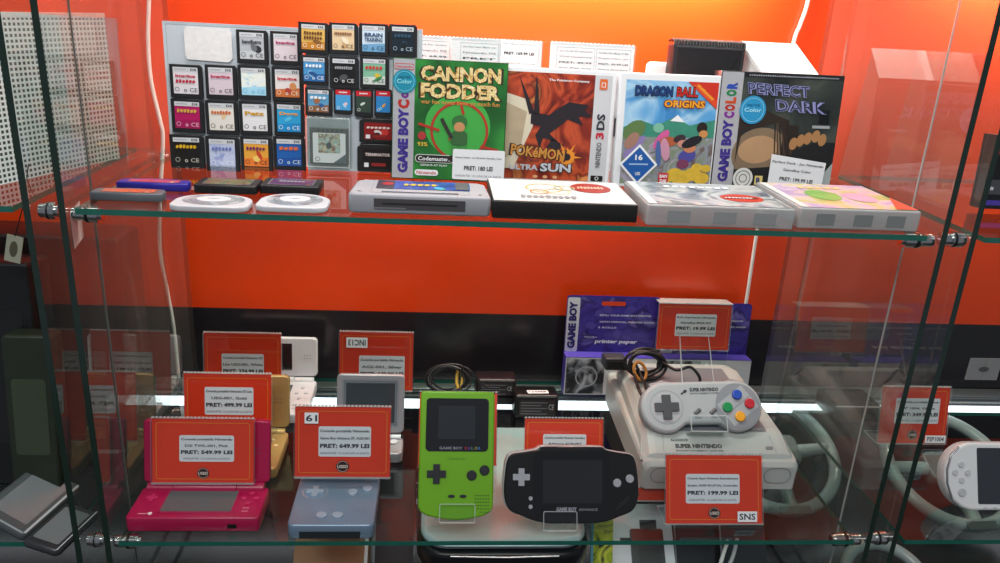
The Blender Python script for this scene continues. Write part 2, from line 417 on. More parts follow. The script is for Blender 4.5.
GC = 'handheld game cards fixed on the upper boards'
GF = pattern('foil', ['#dfe1e6', '#c4cad2', '#e9e9ee'], 80)
def ds_card(bm, rect, label, bg, title, tcol, lower=None, badge='#e8e8ea', art=None, dark=False):
    x0, y0, x1, y1 = rect; u, v = hit(bm, (x0+x1)/2, y1, .0035); ut, vt = hit(bm, (x0+x1)/2, y0, .0035); ul, _ = hit(bm, x0, (y0+y1)/2, .0035); ur, _ = hit(bm, x1, (y0+y1)/2, .0035)
    W = (ur-ul)*.985; H = (vt-v)*.985; mm = bm @ TR((ul+ur)/2, v, .0015) @ Matrix.Rotation(random.uniform(-.012, .012), 4, 'Y')
    root = thing('game_card', mm, label, 'game card', GC)
    a = MB(); c = W*.06; P = [(-W/2, 0), (W/2, 0), (W/2, H-c*1.2), (W/2-c, H), (-W/2+c*.3, H), (-W/2, H-c*.3)]
    a.prism(P, 0, .0036, M('#1d1d20', .42), bev=.0005, nb=1); a.build('shell', root)
    w = .0038; s = MB(); l, r, b, t = -W*.39, W*.37, H*.13, H*.92
    s.rect(l, b, r, t, w, bg, W*.02)
    if lower: s.poly([(l, b), (r, b), (r, b+(t-b)*.34), (l, b+(t-b)*.28)], w+.0001, lower)
    s.rect(l, t-H*.13, r, t, w+.0002, M('#d2d4d8', .4))
    s.text('NINTENDO', l+W*.05, t-H*.065, H*.035, w+.0003, GREYINK, width=W*.35, align='l'); s.text('DS', r-W*.04, t-H*.065, H*.07, w+.0003, INK, width=W*.18, align='r', bold=.03)
    if art: art(s, l, b, r, t, w+.0003)
    if title:
        for i, tl in enumerate(title.split('|')):
            s.text(tl, (l+r)/2, t-H*.27-i*H*.15, H*.12, w+.0006, M(tcol, .5), width=(r-l)*.8, bold=.04)
    bc = M(badge, .5); s.frame(circ(l+W*.11, b+H*.13, W*.07, n=12), W*.014, w+.0006, bc)
    s.text('CE', r-W*.15, b+H*.12, H*.12, w+.0006, bc, width=W*.24, bold=.0); s.frame(circ(l+W*.36, b+H*.1, W*.045, n=10), W*.02, w+.0006, bc)
    s.build('label_sticker', root); return root
def patch_art(cols):
    def f(s, l, b, r, t, w):
        rnd = random.Random(str(cols))
        for i, c in enumerate(cols):
            cu = l+(r-l)*rnd.uniform(.25, .75); cv = b+(t-b)*rnd.uniform(.2, .55); s.poly(circ(cu, cv, (r-l)*rnd.uniform(.12, .22), (r-l)*rnd.uniform(.08, .16), 12, rnd.uniform(0, 3)), w+i*.00004, M(c, .5))
    return f
I1 = M('#e6e0e6', .4)
# row, rect, label, background, title, title colour, lower band, badge colour, art
cards = [
 (BM1, (236.5, 29.5, 268.5, 63.5), 'game card with grey label and black guitar print, top row beside the blank patch', M('#b9bcc2', .4), 'bandhero', '#3a3c44', M('#c9ccd0', .4), '#33353a', patch_art(['#2c2c30', '#6b6e76'])),
 (BM1, (270.5, 31, 301.7, 65), 'pale pink game card in the top row, right of the guitar card', M('#e3d5dc', .4), 'Imagine', '#a8265a', None, '#5a4652', None),
 (BM1, (170, 64, 203, 98), 'pale game card with two red title lines, leftmost of the second row', I1, 'Imagine|~yyyyyy', '#c01f3f', None, '#4a4448', None),
 (BM1, (205.5, 64.5, 237.5, 99), 'pale mauve game card with red title, second from left in the second row', M('#dccbd6', .4), 'Imagine', '#b8204a', None, '#4a4448', None),
 (BM1, (238.2, 65, 270.5, 99.5), 'icy light blue game card with washed out label in the second row', pattern('ice', ['#8fc7e6', '#dfeff6', '#f5f6ea', '#9ecfe4'], 90), '', '#3080b0', M('#a9dcf2', .4), '#79b7d6', None),
 (BM1, (272, 66.5, 304, 101.5), 'game card with orange and red picture below a red title, end of the second row', M('#ece4e2', .4), 'Imagine', '#c8263c', M('#d3743a', .4), '#f4e0c8', patch_art(['#b7402e', '#d98f55'])),
 (BM1, (171.5, 98.5, 204.5, 132.5), 'magenta game card in the third row, far left', M('#b5125e', .4), '~aaaaaa', '#d8b04a', M('#a30f55', .4), '#f2b8d2', None),
 (BM1, (206, 100, 239, 134.5), 'white game card with orange rectangle title in the third row', M('#e9e4dc', .4), '~bbbbbbb', '#d06a2a', None, '#544a40', patch_art(['#e9c79a'])),
 (BM1, (239.6, 101, 272, 135), 'white game card with one small golden word, third row', M('#ebe9ec', .4), 'Petz', '#d09a1c', None, '#4c4a50', None),
 (BM1, (274, 101.5, 305, 136), 'sky blue game card with one orange word, end of the third row', M('#2fa6dc', .4), 'Dogz', '#f0a02c', M('#1f8fd0', .4), '#e8f4fa', patch_art(['#58c0ea'])),
 (BM1, (170.3, 134.3, 205, 168), 'black game card with yellow jagged title, bottom row far left', M('#1a1614', .4), '~cccccc', '#e2b41e', None, '#c9c4bc', None),
 (BM1, (206, 136, 240, 171), 'lavender blue cloudy game card in the bottom row', pattern('lav', ['#8f9dd2', '#c7cfe8', '#a7b2dc'], 70), '~dddddd', '#6a78b8', None, '#e9ecf6', None),
 (BM1, (240.8, 136, 273, 170.5), 'yellow and purple game card in the bottom row', M('#e7a33a', .4), '~eeeeee', '#6b1e58', M('#e87a28', .4), '#5a1a1a', patch_art(['#f2c864', '#c63d1e'])),
 (BM1, (273.6, 136, 306, 170), 'royal blue game card with small orange picture, bottom row beside the clear case', M('#1c5fae', .4), '~ffff', '#e06a35', M('#1550a0', .4), '#cfe0f2', None),
 (BM2, (298, 21.7, 329, 53.7), 'golden game card with brown oval title at the start of the top right row', M('#e0b45c', .4), '~ggggggg|~hhhhhhh', '#6a3a14', M('#c9832c', .4), '#f8ecd0', patch_art(['#8a5a24'])),
 (BM2, (329.2, 22.2, 358.4, 54), 'cream beige game card with tiny standing figure in the top row', M('#e6c9a0', .4), '~iiiiiiiiii', '#8a5a34', None, '#5d4630', patch_art(['#caa06c', '#f1e2c6'])),
 (BM2, (359, 23, 389, 56), 'white and blue game card with dark blue two line title, top row', M('#cfe0ee', .4), 'BRAIN|TRAINING', '#20456e', M('#6fa4cc', .4), '#27435f', None),
 (BM2, (389, 24, 417.5, 57), 'dark navy game card at the right end of the top row', M('#14222f', .4), '~jjjjj', '#2a4c66', None, '#a9bcc8', patch_art(['#1b3a50', '#0b1218'])),
 (BM2, (300.5, 55, 328.5, 85), 'mid blue game card with white fish shape, second right row', M('#4b93c9', .4), '~kkkkk', '#eaf3fa', M('#2f6cab', .4), '#eaf3fa', patch_art(['#7cb9e2', '#1f4f8a'])),
 (BM2, (329.7, 56, 359, 88.5), 'black game card with grey silver title in the middle of the second right row', M('#131416', .4), '~llllllll', '#9a9a9c', None, '#d9d9d9', patch_art(['#2e3034', '#4a4c50'])),
 (BM2, (360, 56.2, 389.3, 88.5), 'green game card with yellow and red print beside the green box', M('#7fb79a', .4), '~mmmmm', '#c8302a', M('#cfd8d0', .4), '#34504a', patch_art(['#d9b73a', '#3f8a4c'])),
 (BM2, (305, 87.5, 332.5, 115.5), 'blue game card with brown diagonal shape in the third right row', M('#5d9cc4', .4), '~nnnn', '#e8eef4', M('#8c6040', .4), '#e4eef4', patch_art(['#a5683c', '#2c5d96'])),
]
for c in cards: ds_card(c[0], c[1], c[2], c[3], c[4], c[5], c[6], c[7], c[8])

def mini_card(rect, label, bg, cols):
    x0, y0, x1, y1 = rect; bm = BM2; u, v = hit(bm, (x0+x1)/2, y1, .003); ut, vt = hit(bm, (x0+x1)/2, y0, .003); ul, _ = hit(bm, x0, (y0+y1)/2, .003); ur, _ = hit(bm, x1, (y0+y1)/2, .003)
    W = ur-ul; H = vt-v; root = thing('small_game_card', bm @ TR((ul+ur)/2, v, .0015), label, 'game card', 'small black game cards with red headers')
    a = MB(); a.prism(rrect(-W/2, 0, W/2, H, W*.1, 2), 0, .0033, M('#1a1a1c', .42), bev=.0004, nb=1); a.build('shell', root)
    s = MB(); w = .0035; s.rect(-W*.4, H*.17, W*.4, H*.93, w, bg, W*.03); s.rect(-W*.4, H*.75, W*.4, H*.93, w+.0001, M('#c8202c', .4))
    s.text('~ooooooo', 0, H*.84, H*.06, w+.0002, WHITE, width=W*.45); patch_art(cols)(s, -W*.38, H*.2, W*.38, H*.72, w+.0002)
    s.frame(circ(-W*.25, H*.26, W*.08, n=10), W*.02, w+.0005, WHITE); s.build('label_sticker', root)
mini_card((334, 88, 352.5, 114.5), 'small red headed game card with sky blue picture', M('#4aa0d8', .4), ['#9bd0ee', '#e8c8d0'])
mini_card((354.5, 89, 373, 117), 'small red headed game card with dark green picture', M('#33463c', .4), ['#7c8f80', '#cfd8cc'])
mini_card((374.5, 89, 392, 117), 'small red headed game card with blue picture and orange spot, beside the green box', M('#2f86c8', .4), ['#e8a24a', '#6cbce8'])

def gg_cart(rect, label, title, tcol, cols, name='game_cartridge'):
    x0, y0, x1, y1 = rect; bm = BM2; ut, vt = hit(bm, x0, y0, .005); ur, v = hit(bm, x1, y1, .005); W = ur-ut; H = vt-v
    root = thing(name, bm @ TR((ut+ur)/2, v, .0015), label, 'game cartridge')
    a = MB(); a.prism([(-W/2, 0), (W/2, 0), (W/2, H*.93), (W*.44, H), (-W*.42, H), (-W*.45, H*.9), (-W/2, H*.88)], 0, .007, M('#1b191a', .45), bev=.0008, nb=1); a.build('shell', root)
    s = MB(); w = .0072; s.rect(-W*.37, H*.12, W*.42, H*.82, w, M('#8e1518' if cols[0] == 'r' else '#1a1011', .35), .001)
    if cols[0] == 'r': patch_art(['#c9302c', '#d8cfcf', '#4a1012'])(s, -W*.3, H*.15, W*.3, H*.75, w+.0001)
    s.text(title, 0, H*.62, H*.11, w+.0004, M(tcol, .5), width=W*.62, bold=.04); s.rect(-W*.33, H*.16, -W*.22, H*.32, w+.0004, PAPER); s.rect(-W*.15, H*.2, W*.2, H*.32, w+.0004, M('#8e1f1c', .4)); s.build('label_sticker', root)
gg_cart((359.5, 117.5, 398, 143), 'black cartridge with red and white picture, above another black cartridge', '~pppppp', '#e8d0c8', 'r')
gg_cart((357.5, 143, 398, 172), 'black cartridge with dark label and white title beside the green box, lowest one', 'TERMINATOR', '#d9c9c4', 'k')

def clear_cart_case():
    bm = BM2; ul, vt = hit(bm, 305, 116, .01); ur, v = hit(bm, 351, 169, .01); W = ur-ul; H = vt-v
    root = thing('clear_cartridge_case', bm @ TR((ul+ur)/2, v, .002), 'clear plastic case holding a grey cartridge with a pale label', 'cartridge case')
    a = MB(); a.box(-W/2, W/2, 0, H, 0, .010, CLEARCASE, bev=.001, r=.001); a.frame(rrect(-W/2+.001, .001, W/2-.001, H-.001, .001), .001, .0102, ACRE); a.build('case', root)
    return bm, ul, ur, v, vt, W, H
bm, ul, ur, v, vt, W, H = clear_cart_case()
root = thing('cartridge', bm @ TR((ul+ur)/2+.001, v+.004, .003), 'grey cartridge with white label and teal drawing inside the clear case', 'cartridge')
a = MB(); w_, h_ = W*.86, H*.72; a.prism(rrect(-w_/2, 0, w_/2, h_, .001), 0, .0065, M('#4b5552', .45), bev=.0006, nb=1)
for i in range(6): a.box(-w_*.3+i*w_*.12, -w_*.3+i*w_*.12+w_*.05, h_*.9, h_*.96, .0065, .0068, M('#2f3836', .5))
a.build('shell', root)
s = MB(); s.rect(-w_*.42, h_*.05, w_*.42, h_*.86, .0068, M('#e6eaec', .4), .001); s.rect(-w_*.28, h_*.32, w_*.28, h_*.84, .0069, pattern('teal_art', ['#dfe3df', '#7fb0ae', '#c9bd9a', '#46606a', '#a8866a'], 170, 3)); patch_art(['#5f9a9c', '#c9bd9a', '#3a4a52', '#8a6a5a'])(s, -w_*.24, h_*.3, w_*.24, h_*.8, .007)
s.frame(circ(-w_*.3, h_*.15, w_*.06, n=12), .0005, .0071, INK); s.poly([(w_*.42, h_*.05), (w_*.42, h_*.3), (w_*.1, h_*.05)], .007, M('#55646c', .4)); s.build('label_sticker', root)

# ------------------------------------------------------------------ upper shelf: boxed games
def box_body(W, H, T, m, side): 
    a = MB(); a.box(-W/2, W/2, 0, H, -T, 0, m, side, bev=.0006); return a
PURP = M('#3a2a86', .4); FOILM = M('#c8c9cf', .25, .4, .5, .12, 40)
# green box
m, W, H = fit(391, 503, .862, Z1+.003, 6, (390, 57), Yr=.858)
g = thing('game_box', m, 'green boxed shooter game with red crosshair and silver side strip', 'game box')
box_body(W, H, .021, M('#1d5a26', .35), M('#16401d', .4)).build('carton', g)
s = MB(); k = W*.185; w = .0002; l = -W/2+.001; r = W/2-.001
s.rect(l, .001, l+k, H-.001, w, FOILM)
s.text('GAME BOY', l+k*.5, H*.32, k*.5, w+.0002, PURP, width=H*.54, rot=PI/2, bold=.06)
cc = ['#b0281f', '#b0281f', '#c24a20', '#1f7a48', '#2747a8']
s.text('C', l+k*.5, H*.625, k*.55, w+.0002, M('#b0281f', .4), width=H*.075, rot=PI/2, bold=.06); s.text('o', l+k*.55, H*.70, k*.36, w+.0002, M('#6a2a80', .4), width=H*.055, rot=PI/2, bold=.06)
s.rect(l+.001, H*.905, l+k*.95, H*.955, w+.0002, M('#b9402e', .5), .0015); s.rect(l+.0016, H*.911, l+k*.95-.0006, H*.949, w+.0003, FOILM, .001); s.text('Nintendo', l+k*.5, H*.93, H*.02, w+.0004, M('#c02a24', .5), width=k*.75)
s.build('spine_strip', g)
s = MB(); cx = (l+k+r)/2; gw = r-l-k; s.rect(l+k, .001, r, H-.001, w, pattern('green_cover', ['#16501f', '#1f6a2a', '#2f8a36', '#1a5824'], 14, 2))
s.poly(circ(cx-.002, H*.46, gw*.36, gw*.34, 32), w+.0001, M('#3fa344', .4))
CAMO = pattern('camo_letters', ['#3a2c1c', '#c99a4c', '#e9d9a0', '#d0a860', '#f0e6c0'], 120, 2)
s.text('CANNON', cx, H*.885, H*.135, w+.0003, M('#2a1a0c', .5), width=gw*.92, bold=.09); s.text('CANNON', cx, H*.887, H*.125, w+.0005, CAMO, width=gw*.87, bold=.05)
s.text('FODDER', cx, H*.745, H*.135, w+.0003, M('#2a1a0c', .5), width=gw*.92, bold=.09); s.text('FODDER', cx, H*.747, H*.125, w+.0005, CAMO, width=gw*.87, bold=.05)
s.text('war has never been so much fun', cx, H*.655, H*.036, w+.0005, M('#c9863a', .5), width=gw*.86)
RC = M('#a82c1a', .5); s.frame(circ(cx, H*.42, gw*.32, n=40), gw*.028, w+.0004, RC)
s.line(cx-gw*.45, H*.47, cx-gw*.22, H*.42, .003, w+.0006, RC); s.line(cx+gw*.24, H*.30, cx+gw*.44, H*.27, .003, w+.0006, RC); s.line(cx+.001, H*.64, cx+.004, H*.56, .003, w+.0006, RC)
# generic toy trooper silhouette in greens and browns
for P, c in (((circ(cx, H*.50, gw*.085, gw*.07)), '#2c6a30'), (circ(cx, H*.455, gw*.06, gw*.055), '#c08a5c'), (rrect(cx-gw*.09, H*.30, cx+gw*.09, H*.42, .004), '#2f5f30'), (rrect(cx-gw*.085, H*.20, cx-gw*.01, H*.31, .002), '#3a8a3e'), (rrect(cx+gw*.01, H*.20, cx+gw*.085, H*.31, .002), '#3a8a3e'), (circ(cx-gw*.06, H*.19, gw*.065, gw*.035), '#241a14'), (circ(cx+gw*.07, H*.19, gw*.065, gw*.035), '#241a14'), (rrect(cx-gw*.12, H*.34, cx+gw*.04, H*.365, .001), '#8a5a30')):
    s.poly(P, w+.0008+random.random()*.0002, M(c, .5))
s.line(cx-gw*.2, H*.52, cx-gw*.08, H*.36, .004, w+.0011, M('#2a2622', .5))
s.text('93%', l+k+gw*.1, H*.30, H*.035, w+.0005, M('#e0b83a', .5), width=gw*.11); s.poly(circ(l+k+gw*.09, H*.37, gw*.045), w+.0005, M('#a83030', .5))
s.rect(l+k+gw*.02, H*.145, l+k+gw*.45, H*.215, w+.0005, M('#c9ccc8', .5), .004); s.rect(l+k+gw*.028, H*.151, l+k+gw*.442, H*.209, w+.0006, M('#151515', .5), .0035); s.text('Codemasters', l+k+gw*.235, H*.18, H*.035, w+.0008, WHITE, width=gw*.36)
s.text('GENIUS AT PLAY', l+k+gw*.23, H*.125, H*.016, w+.0005, PAPER, width=gw*.3)
s.rect(l+k+gw*.02, H*.035, l+k+gw*.28, H*.085, w+.0005, PAPER, .003); s.text('Nintendo', l+k+gw*.15, H*.06, H*.028, w+.0007, M('#c02a24', .5), width=gw*.22)
s.poly([(r, .001), (r, H*.26), (r-gw*.25, .001)], w+.0003, M('#9fb0a8', .4)); s.build('front_print', g)
s = MB(); BL = M('#1c88a4', .35); s.poly(circ(l+k*.52, H*.81, k*.55, n=28), w+.0006, BL); s.frame(circ(l+k*.52, H*.81, k*.46, n=28), .0005, w+.0008, M('#7fd0dc', .4)); s.text('ONLY FOR', l+k*.52, H*.845, H*.02, w+.0009, M('#0f4a66', .4), width=k*.55); s.text('Color', l+k*.52, H*.81, H*.035, w+.0009, M('#8fdbe6', .4), width=k*.7); s.build('seal', g)
u0, v0 = hit(m, 452, 178); u1, v1 = hit(m, 505, 151)
s = MB(); s.rect(u0, .002, u1, v1, w+.0014, PAPER, .002); s.text('Cannon Fodder - Joc Nintendo GameBoy Color', (u0+u1)/2, v1*.74, H*.017, w+.0016, INK, width=(u1-u0)*.9); s.text('PRET: 180 LEI', (u0+u1)/2, v1*.42, H*.038, w+.0016, INK, width=(u1-u0)*.55, bold=.03); s.text('GARANTIE: 12 LUNI DE LA DATA', (u0+u1)/2, v1*.18, H*.017, w+.0016, GREYINK, width=(u1-u0)*.9); s.build('price_sticker', g)

# light grey 3D handheld case
CASEW = M('#e9ebee', .28, 0, .5, .02, 20, .3)
m, W, H = fit(499, 608, .872, Z1+.002, 5, (508, 66), Yr=.868)
g = thing('game_case', m, 'white plastic game case with black winged shape on fiery red cover', 'game case')
a = MB(); a.box(-W/2, W/2, 0, H, -.014, 0, CASEW, bev=.0012, r=.002); a.build('case', g)
s = MB(); w = .0002; l = -W/2+W*.02; r = W/2-W*.035; ra = r-W*.155; b = H*.03; t = H*.96
s.rect(l, b, r, t, w, M('#c9cbcf', .3, 0, .5, .05, 30)); s.rect(l, b, ra, t, w+.0001, pattern('fire', ['#3a1512', '#8a2a1a', '#c4512c', '#6a2418', '#e08a4a'], 16, 5, distort=2))
s.poly([(l, H*.12), (l+W*.1, H*.12), (l+W*.26, H*.5), (l+W*.22, H*.72), (l, H*.78)], w+.0002, M('#d9cfb8', .4)); s.poly([(l, H*.2), (l+W*.16, H*.3), (l+W*.2, H*.62), (l, H*.7)], w+.0003, M('#b7a68a', .4, 0, .5, .3, 60))
DK = M('#241f26', .4); S = lambda P: [(l+(ra-l)*x, H*y) for x, y in P]
for P in ([(.3, .62), (.5, .60), (.72, .72), (.95, .70), (.9, .66), (1.0, .6), (.84, .6), (.9, .52), (.72, .57), (.62, .5), (.52, .44), (.64, .36), (.45, .4), (.42, .3), (.36, .42), (.42, .5), (.3, .52)], [(.28, .6), (.14, .94), (.34, .62)], [(.33, .6), (.34, .96), (.4, .6)], [(.55, .4), (.7, .34), (.62, .3), (.5, .32)]):
    s.poly(S(P), w+.0005, DK)
for i in range(12):
    a0 = 2*PI*i/12; c = S([(.74, .24)])[0]; q = .011 if i % 2 else .017; s.poly([(c[0]+.006*math.cos(a0-.3), c[1]+.006*math.sin(a0-.3)), (c[0]+.006*math.cos(a0+.3), c[1]+.006*math.sin(a0+.3)), (c[0]+q*math.cos(a0), c[1]+q*math.sin(a0))][::1], w+.0006, M('#e9902c', .4))
c = S([(.74, .24)])[0]; s.poly(circ(c[0], c[1], .0085), w+.0007, M('#e9902c', .4)); s.poly(circ(c[0], c[1], .004), w+.0008, DK)
tc = (l+ra)/2-W*.03; s.text('POKéMON', tc-.006, H*.27, H*.11, w+.0009, M('#231a1c', .4), width=W*.52, bold=.09, rot=-.08); s.text('POKéMON', tc-.006, H*.27, H*.095, w+.0011, M('#c98a3a', .4), width=W*.49, bold=.03, rot=-.08)
s.text('ULTRA', tc-W*.17, H*.135, H*.05, w+.0011, M('#cfd3dc', .3, .3), width=W*.26, bold=.04); s.text('SUN', tc+W*.12, H*.14, H*.085, w+.0009, M('#231a1c', .4), width=W*.30, bold=.09); s.text('SUN', tc+W*.12, H*.14, H*.075, w+.0011, M('#d8dce4', .3, .3), width=W*.28, bold=.04)
for i in range(3): s.poly(circ(tc-W*.06+i*W*.09, H*.055, W*.022, W*.014), w+.0009, M('#d8a070', .4))
s.text('The Pokémon Company', ra-W*.05, H*.90, H*.024, w+.0009, WHITE, width=W*.36, align='r')
cu = (ra+r)/2; s.rect(cu-W*.035, H*.84, cu+W*.035, H*.93, w+.0004, M('#d9692c', .4), .001); s.frame(rrect(cu-W*.018, H*.86, cu+W*.018, H*.90), .0006, w+.0006, WHITE)
s.text('NINTENDO', cu, H*.27, W*.045, w+.0004, INK, width=H*.22, rot=PI/2); s.text('3', cu, H*.44, W*.075, w+.0004, M('#c0263c', .4), width=H*.06, rot=PI/2, bold=.04); s.text('DS', cu, H*.56, W*.075, w+.0004, INK, width=H*.14, rot=PI/2, bold=.04)
s.rect(cu-W*.055, H*.035, cu+W*.055, H*.085, w+.0004, BLACK, .001); s.frame(circ(cu, H*.06, .0022, n=10), .0006, w+.0006, WHITE); s.build('cover_print', g)

# white DS case with bright cartoon cover
m, W, H = fit(613, 717, .864, Z1+.002, 5, (623, 72), Yr=.878)
g = thing('game_case', m, 'white plastic game case with blue sky cover and blue age rating diamond', 'game case')
a = MB(); a.box(-W/2, W/2, 0, H, -.017, 0, CASEW, bev=.0012, r=.002); a.build('case', g)
sp = MB(); 
for q in range(1):
    sp.add([(-W/2-.0002, .002, H*.42), (-W/2-.0002, .002, H*.62), (-W/2-.0002, .014, H*.62), (-W/2-.0002, .014, H*.42)], [(0, 1, 2, 3)], M('#dadce0', .4))
    sp.add([(-W/2-.0004, .005, H*.44), (-W/2-.0004, .005, H*.60), (-W/2-.0004, .011, H*.60), (-W/2-.0004, .011, H*.44)], [(0, 1, 2, 3)], INK)
sp.build('spine_print', g)
s = MB(); l = -W/2+W*.055; r = W/2-W*.085; b = H*.03; t = H*.94; X = lambda x: l+(r-l)*x; Y = lambda y: b+(t-b)*y
s.rect(l, b, r, t, w, pattern('sky_cover', ['#3f86c4', '#5aa2d8', '#a8d0ea', '#4a92cc'], 18, 3))
s.poly([(X(0), Y(.55)), (X(.18), Y(.62)), (X(.35), Y(.57)), (X(.55), Y(.66)), (X(.72), Y(.58)), (X(1), Y(.64)), (X(1), Y(.3)), (X(0), Y(.3))][::-1], w+.0001, M('#3c8a74', .4, 0, .5, .3, 80))
s.poly([(X(.5), Y(.62)), (X(.58), Y(.68)), (X(.66), Y(.61))][::-1], w+.0002, WHITE)
s.rect(X(0), Y(0), X(1), Y(.46), w+.0002, pattern('ground_cover', ['#6a5a52', '#8f94a0', '#7b8a6c', '#a9a0b8', '#5f6a58'], 45, 3))
for (x, y, rx, ry, ro, c) in ((.12, .52, .13, .09, .6, '#5c7a48'), (.1, .42, .1, .06, .9, '#a07868'), (.13, .36, .16, .05, .8, '#8a7ab0'), (.42, .44, .12, .05, .9, '#d05a9a'), (.38, .55, .06, .05, 0, '#7ab8a0'), (.5, .42, .1, .05, 0, '#b05a3a'), (.47, .34, .05, .12, .2, '#c890a8'), (.4, .3, .03, .14, .1, '#4a66a0'), (.62, .45, .07, .04, .3, '#3a2a30'), (.66, .4, .06, .04, 0, '#c88a7a'), (.86, .56, .06, .06, 0, '#241a18'), (.88, .5, .05, .04, 0, '#c88a50'), (.76, .42, .12, .05, .4, '#1c1a22'), (.74, .36, .07, .05, 0, '#c8805a'), (.72, .28, .1, .07, .3, '#4a4a9a'), (.68, .2, .07, .05, 0, '#7a3a5a')):
    s.poly(circ(X(x), Y(y), (r-l)*rx, (r-l)*ry, 14, ro), w+.0004+random.random()*.0003, M(c, .45))
YC = M('#d8b23a', .4, 0, .5, .3, 120)
for (x, y, q) in ((.5, .06, .08), (.6, .1, .09), (.7, .07, .1), (.8, .1, .1), (.9, .06, .09), (.64, .03, .08), (.84, .17, .06), (.94, .16, .06)): s.poly(circ(X(x), max(Y(y), b+(r-l)*q*.7), (r-l)*min(q, 1.0-x), (r-l)*q*.7, 12), w+.0008+random.random()*.0001, YC)
s.poly([(X(.66), Y(1)), (X(1), Y(.74)), (X(1), Y(1))][::-1], w+.0005, M('#c8301e', .4)); s.poly([(X(.70), Y(.97)), (X(.98), Y(.76)), (X(1), Y(.82)), (X(.78), Y(.985))], w+.0006, M('#d84a28', .4)); s.text('~wwwwwwwwwww', X(.86), Y(.9), H*.03, w+.0007, M('#f0a030', .4), width=W*.2, rot=-.66)
for tx, u, wd, c, c2 in (('DRAGON', X(.3), .34, '#1a3f7c', '#c33a24'), ('BALL', X(.66), .20, '#c3281e', '#e87a2a')):
    s.text(tx, u, Y(.9), H*.095, w+.0009, M('#1a1622', .4), width=W*wd*1.04, bold=.09); s.text(tx, u, Y(.9), H*.08, w+.0011, M(c, .4), width=W*wd, bold=.03)
s.text('ORIGINS', X(.64), Y(.785), H*.075, w+.0009, M('#8a3a14', .4), width=W*.40, bold=.10); s.text('ORIGINS', X(.64), Y(.785), H*.062, w+.0011, M('#f0a22c', .4), width=W*.38, bold=.03)
D = lambda q: [(X(.19)+q*W*.18*c_, Y(.19)+q*W*.18*s_) for c_, s_ in ((0, -1), (1, 0), (0, 1), (-1, 0))]
s.poly(D(1), w+.0012, WHITE); s.poly(D(.85), w+.0013, M('#1c5aa8', .4)); s.text('16', X(.19), Y(.26), H*.05, w+.0014, WHITE, width=W*.07, bold=.03); s.rect(X(.19)-W*.09, Y(.185), X(.19)+W*.09, Y(.2), w+.0014, M('#9ab8e0', .4)); s.text('USK', X(.19), Y(.10), H*.03, w+.0014, WHITE, width=W*.05)
s.rect(X(.42), Y(.0)+.001, X(.53), Y(.11), w+.0012, M('#c42032', .4), .001); s.text('BAN', X(.475), Y(.078), H*.03, w+.0013, WHITE, width=W*.07, bold=.03); s.text('DAI', X(.475), Y(.032), H*.03, w+.0013, WHITE, width=W*.06, bold=.03)
s.build('cover_print', g)
s = MB(); s.rect(r+W*.012, H*.05, r+W*.03, H*.93, w, M('#c8cbd0', .3)); s.build('hinge_groove', g)

# dark spy game box
m, W, H = fit(710, 829, .876, Z1+.003, 5, (726, 70.5), Yr=.886)
g = thing('game_box', m, 'dark boxed spy game with blue metallic title and white price sticker', 'game box')
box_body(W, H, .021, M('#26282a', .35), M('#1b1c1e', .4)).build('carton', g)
s = MB(); k = W*.17; l = -W/2+.001; r = W/2-.001; s.rect(l, .001, l+k, H-.001, w, FOILM)
s.text('GAME BOY', l+k*.5, H*.32, k*.5, w+.0002, PURP, width=H*.54, rot=PI/2, bold=.06)
for i, (tx, c) in enumerate(zip('COLOR', cc)): s.text(tx, l+k*.5, H*.63+i*H*.062, k*.5, w+.0002, M(c if i else '#7a2a90', .4), width=H*.055, rot=PI/2, bold=.06)
s.build('spine_strip', g)
s = MB(); x0 = l+k; gw = r-x0; X = lambda x: x0+gw*x; Y = lambda y: H*y
s.rect(x0, .001, r, H-.001, w, pattern('dark_cover', ['#1c2122', '#2f3634', '#454a44', '#22272a'], 12, 3)); s.rect(x0, Y(.955), r, H-.001, w+.0001, M('#191b1d', .4)); s.text('~xxxxxxxxxxxxxxxxxxxxxxxxxxxxxxxxxxxxxxxx', X(.5), Y(.972), H*.015, w+.0002, GREYINK, width=gw*.9)
s.poly(circ(X(.25), Y(.30), gw*.29, gw*.25, 24, .1), w+.0002, M('#7d6a54', .5, 0, .5, .35, 35)); s.poly([(X(.0), Y(.2)), (X(.04), Y(.5)), (X(.4), Y(.58)), (X(.55), Y(.3)), (X(.5), Y(.6)), (X(.25), Y(.68)), (X(0), Y(.6))], w+.0004, M('#2b211b', .45))
s.poly([(X(.44), Y(.08)), (X(.66), Y(.1)), (X(.6), Y(.56)), (X(.46), Y(.56))], w+.0003, M('#241c18', .45))
s.poly([(X(0), .001), (X(1), .001), (X(1), Y(.42)), (X(.8), Y(.42)), (X(.6), Y(.34)), (X(.45), Y(.2)), (X(0), Y(.16))], w+.0005, M('#15171a', .45))
s.poly(circ(X(.22), Y(.34), gw*.20, gw*.13, 20, .15), w+.00025, M('#b08c68', .5, 0, .5, .2, 25))
for q in range(7): s.line(X(.36+.02*q), Y(.60), X(.40+.035*q), Y(.22+.01*q), .0016, w+.00035+q*.00001, M('#4a3526' if q % 2 else '#1f1713', .5))
for i, (x, y) in enumerate(((.57, .40), (.64, .43), (.71, .45), (.79, .47), (.86, .44))): s.poly(circ(X(x), Y(y), gw*.042, gw*.06, 12, -.2), w+.0006+i*.00003, M('#a3784c', .5))
s.rect(X(.74), Y(.54), X(.92), Y(.565), w+.0007, M('#9aa0a4', .3)); s.rect(X(.8), Y(.58), X(.9), Y(.7), w+.0007, M('#101214', .3))
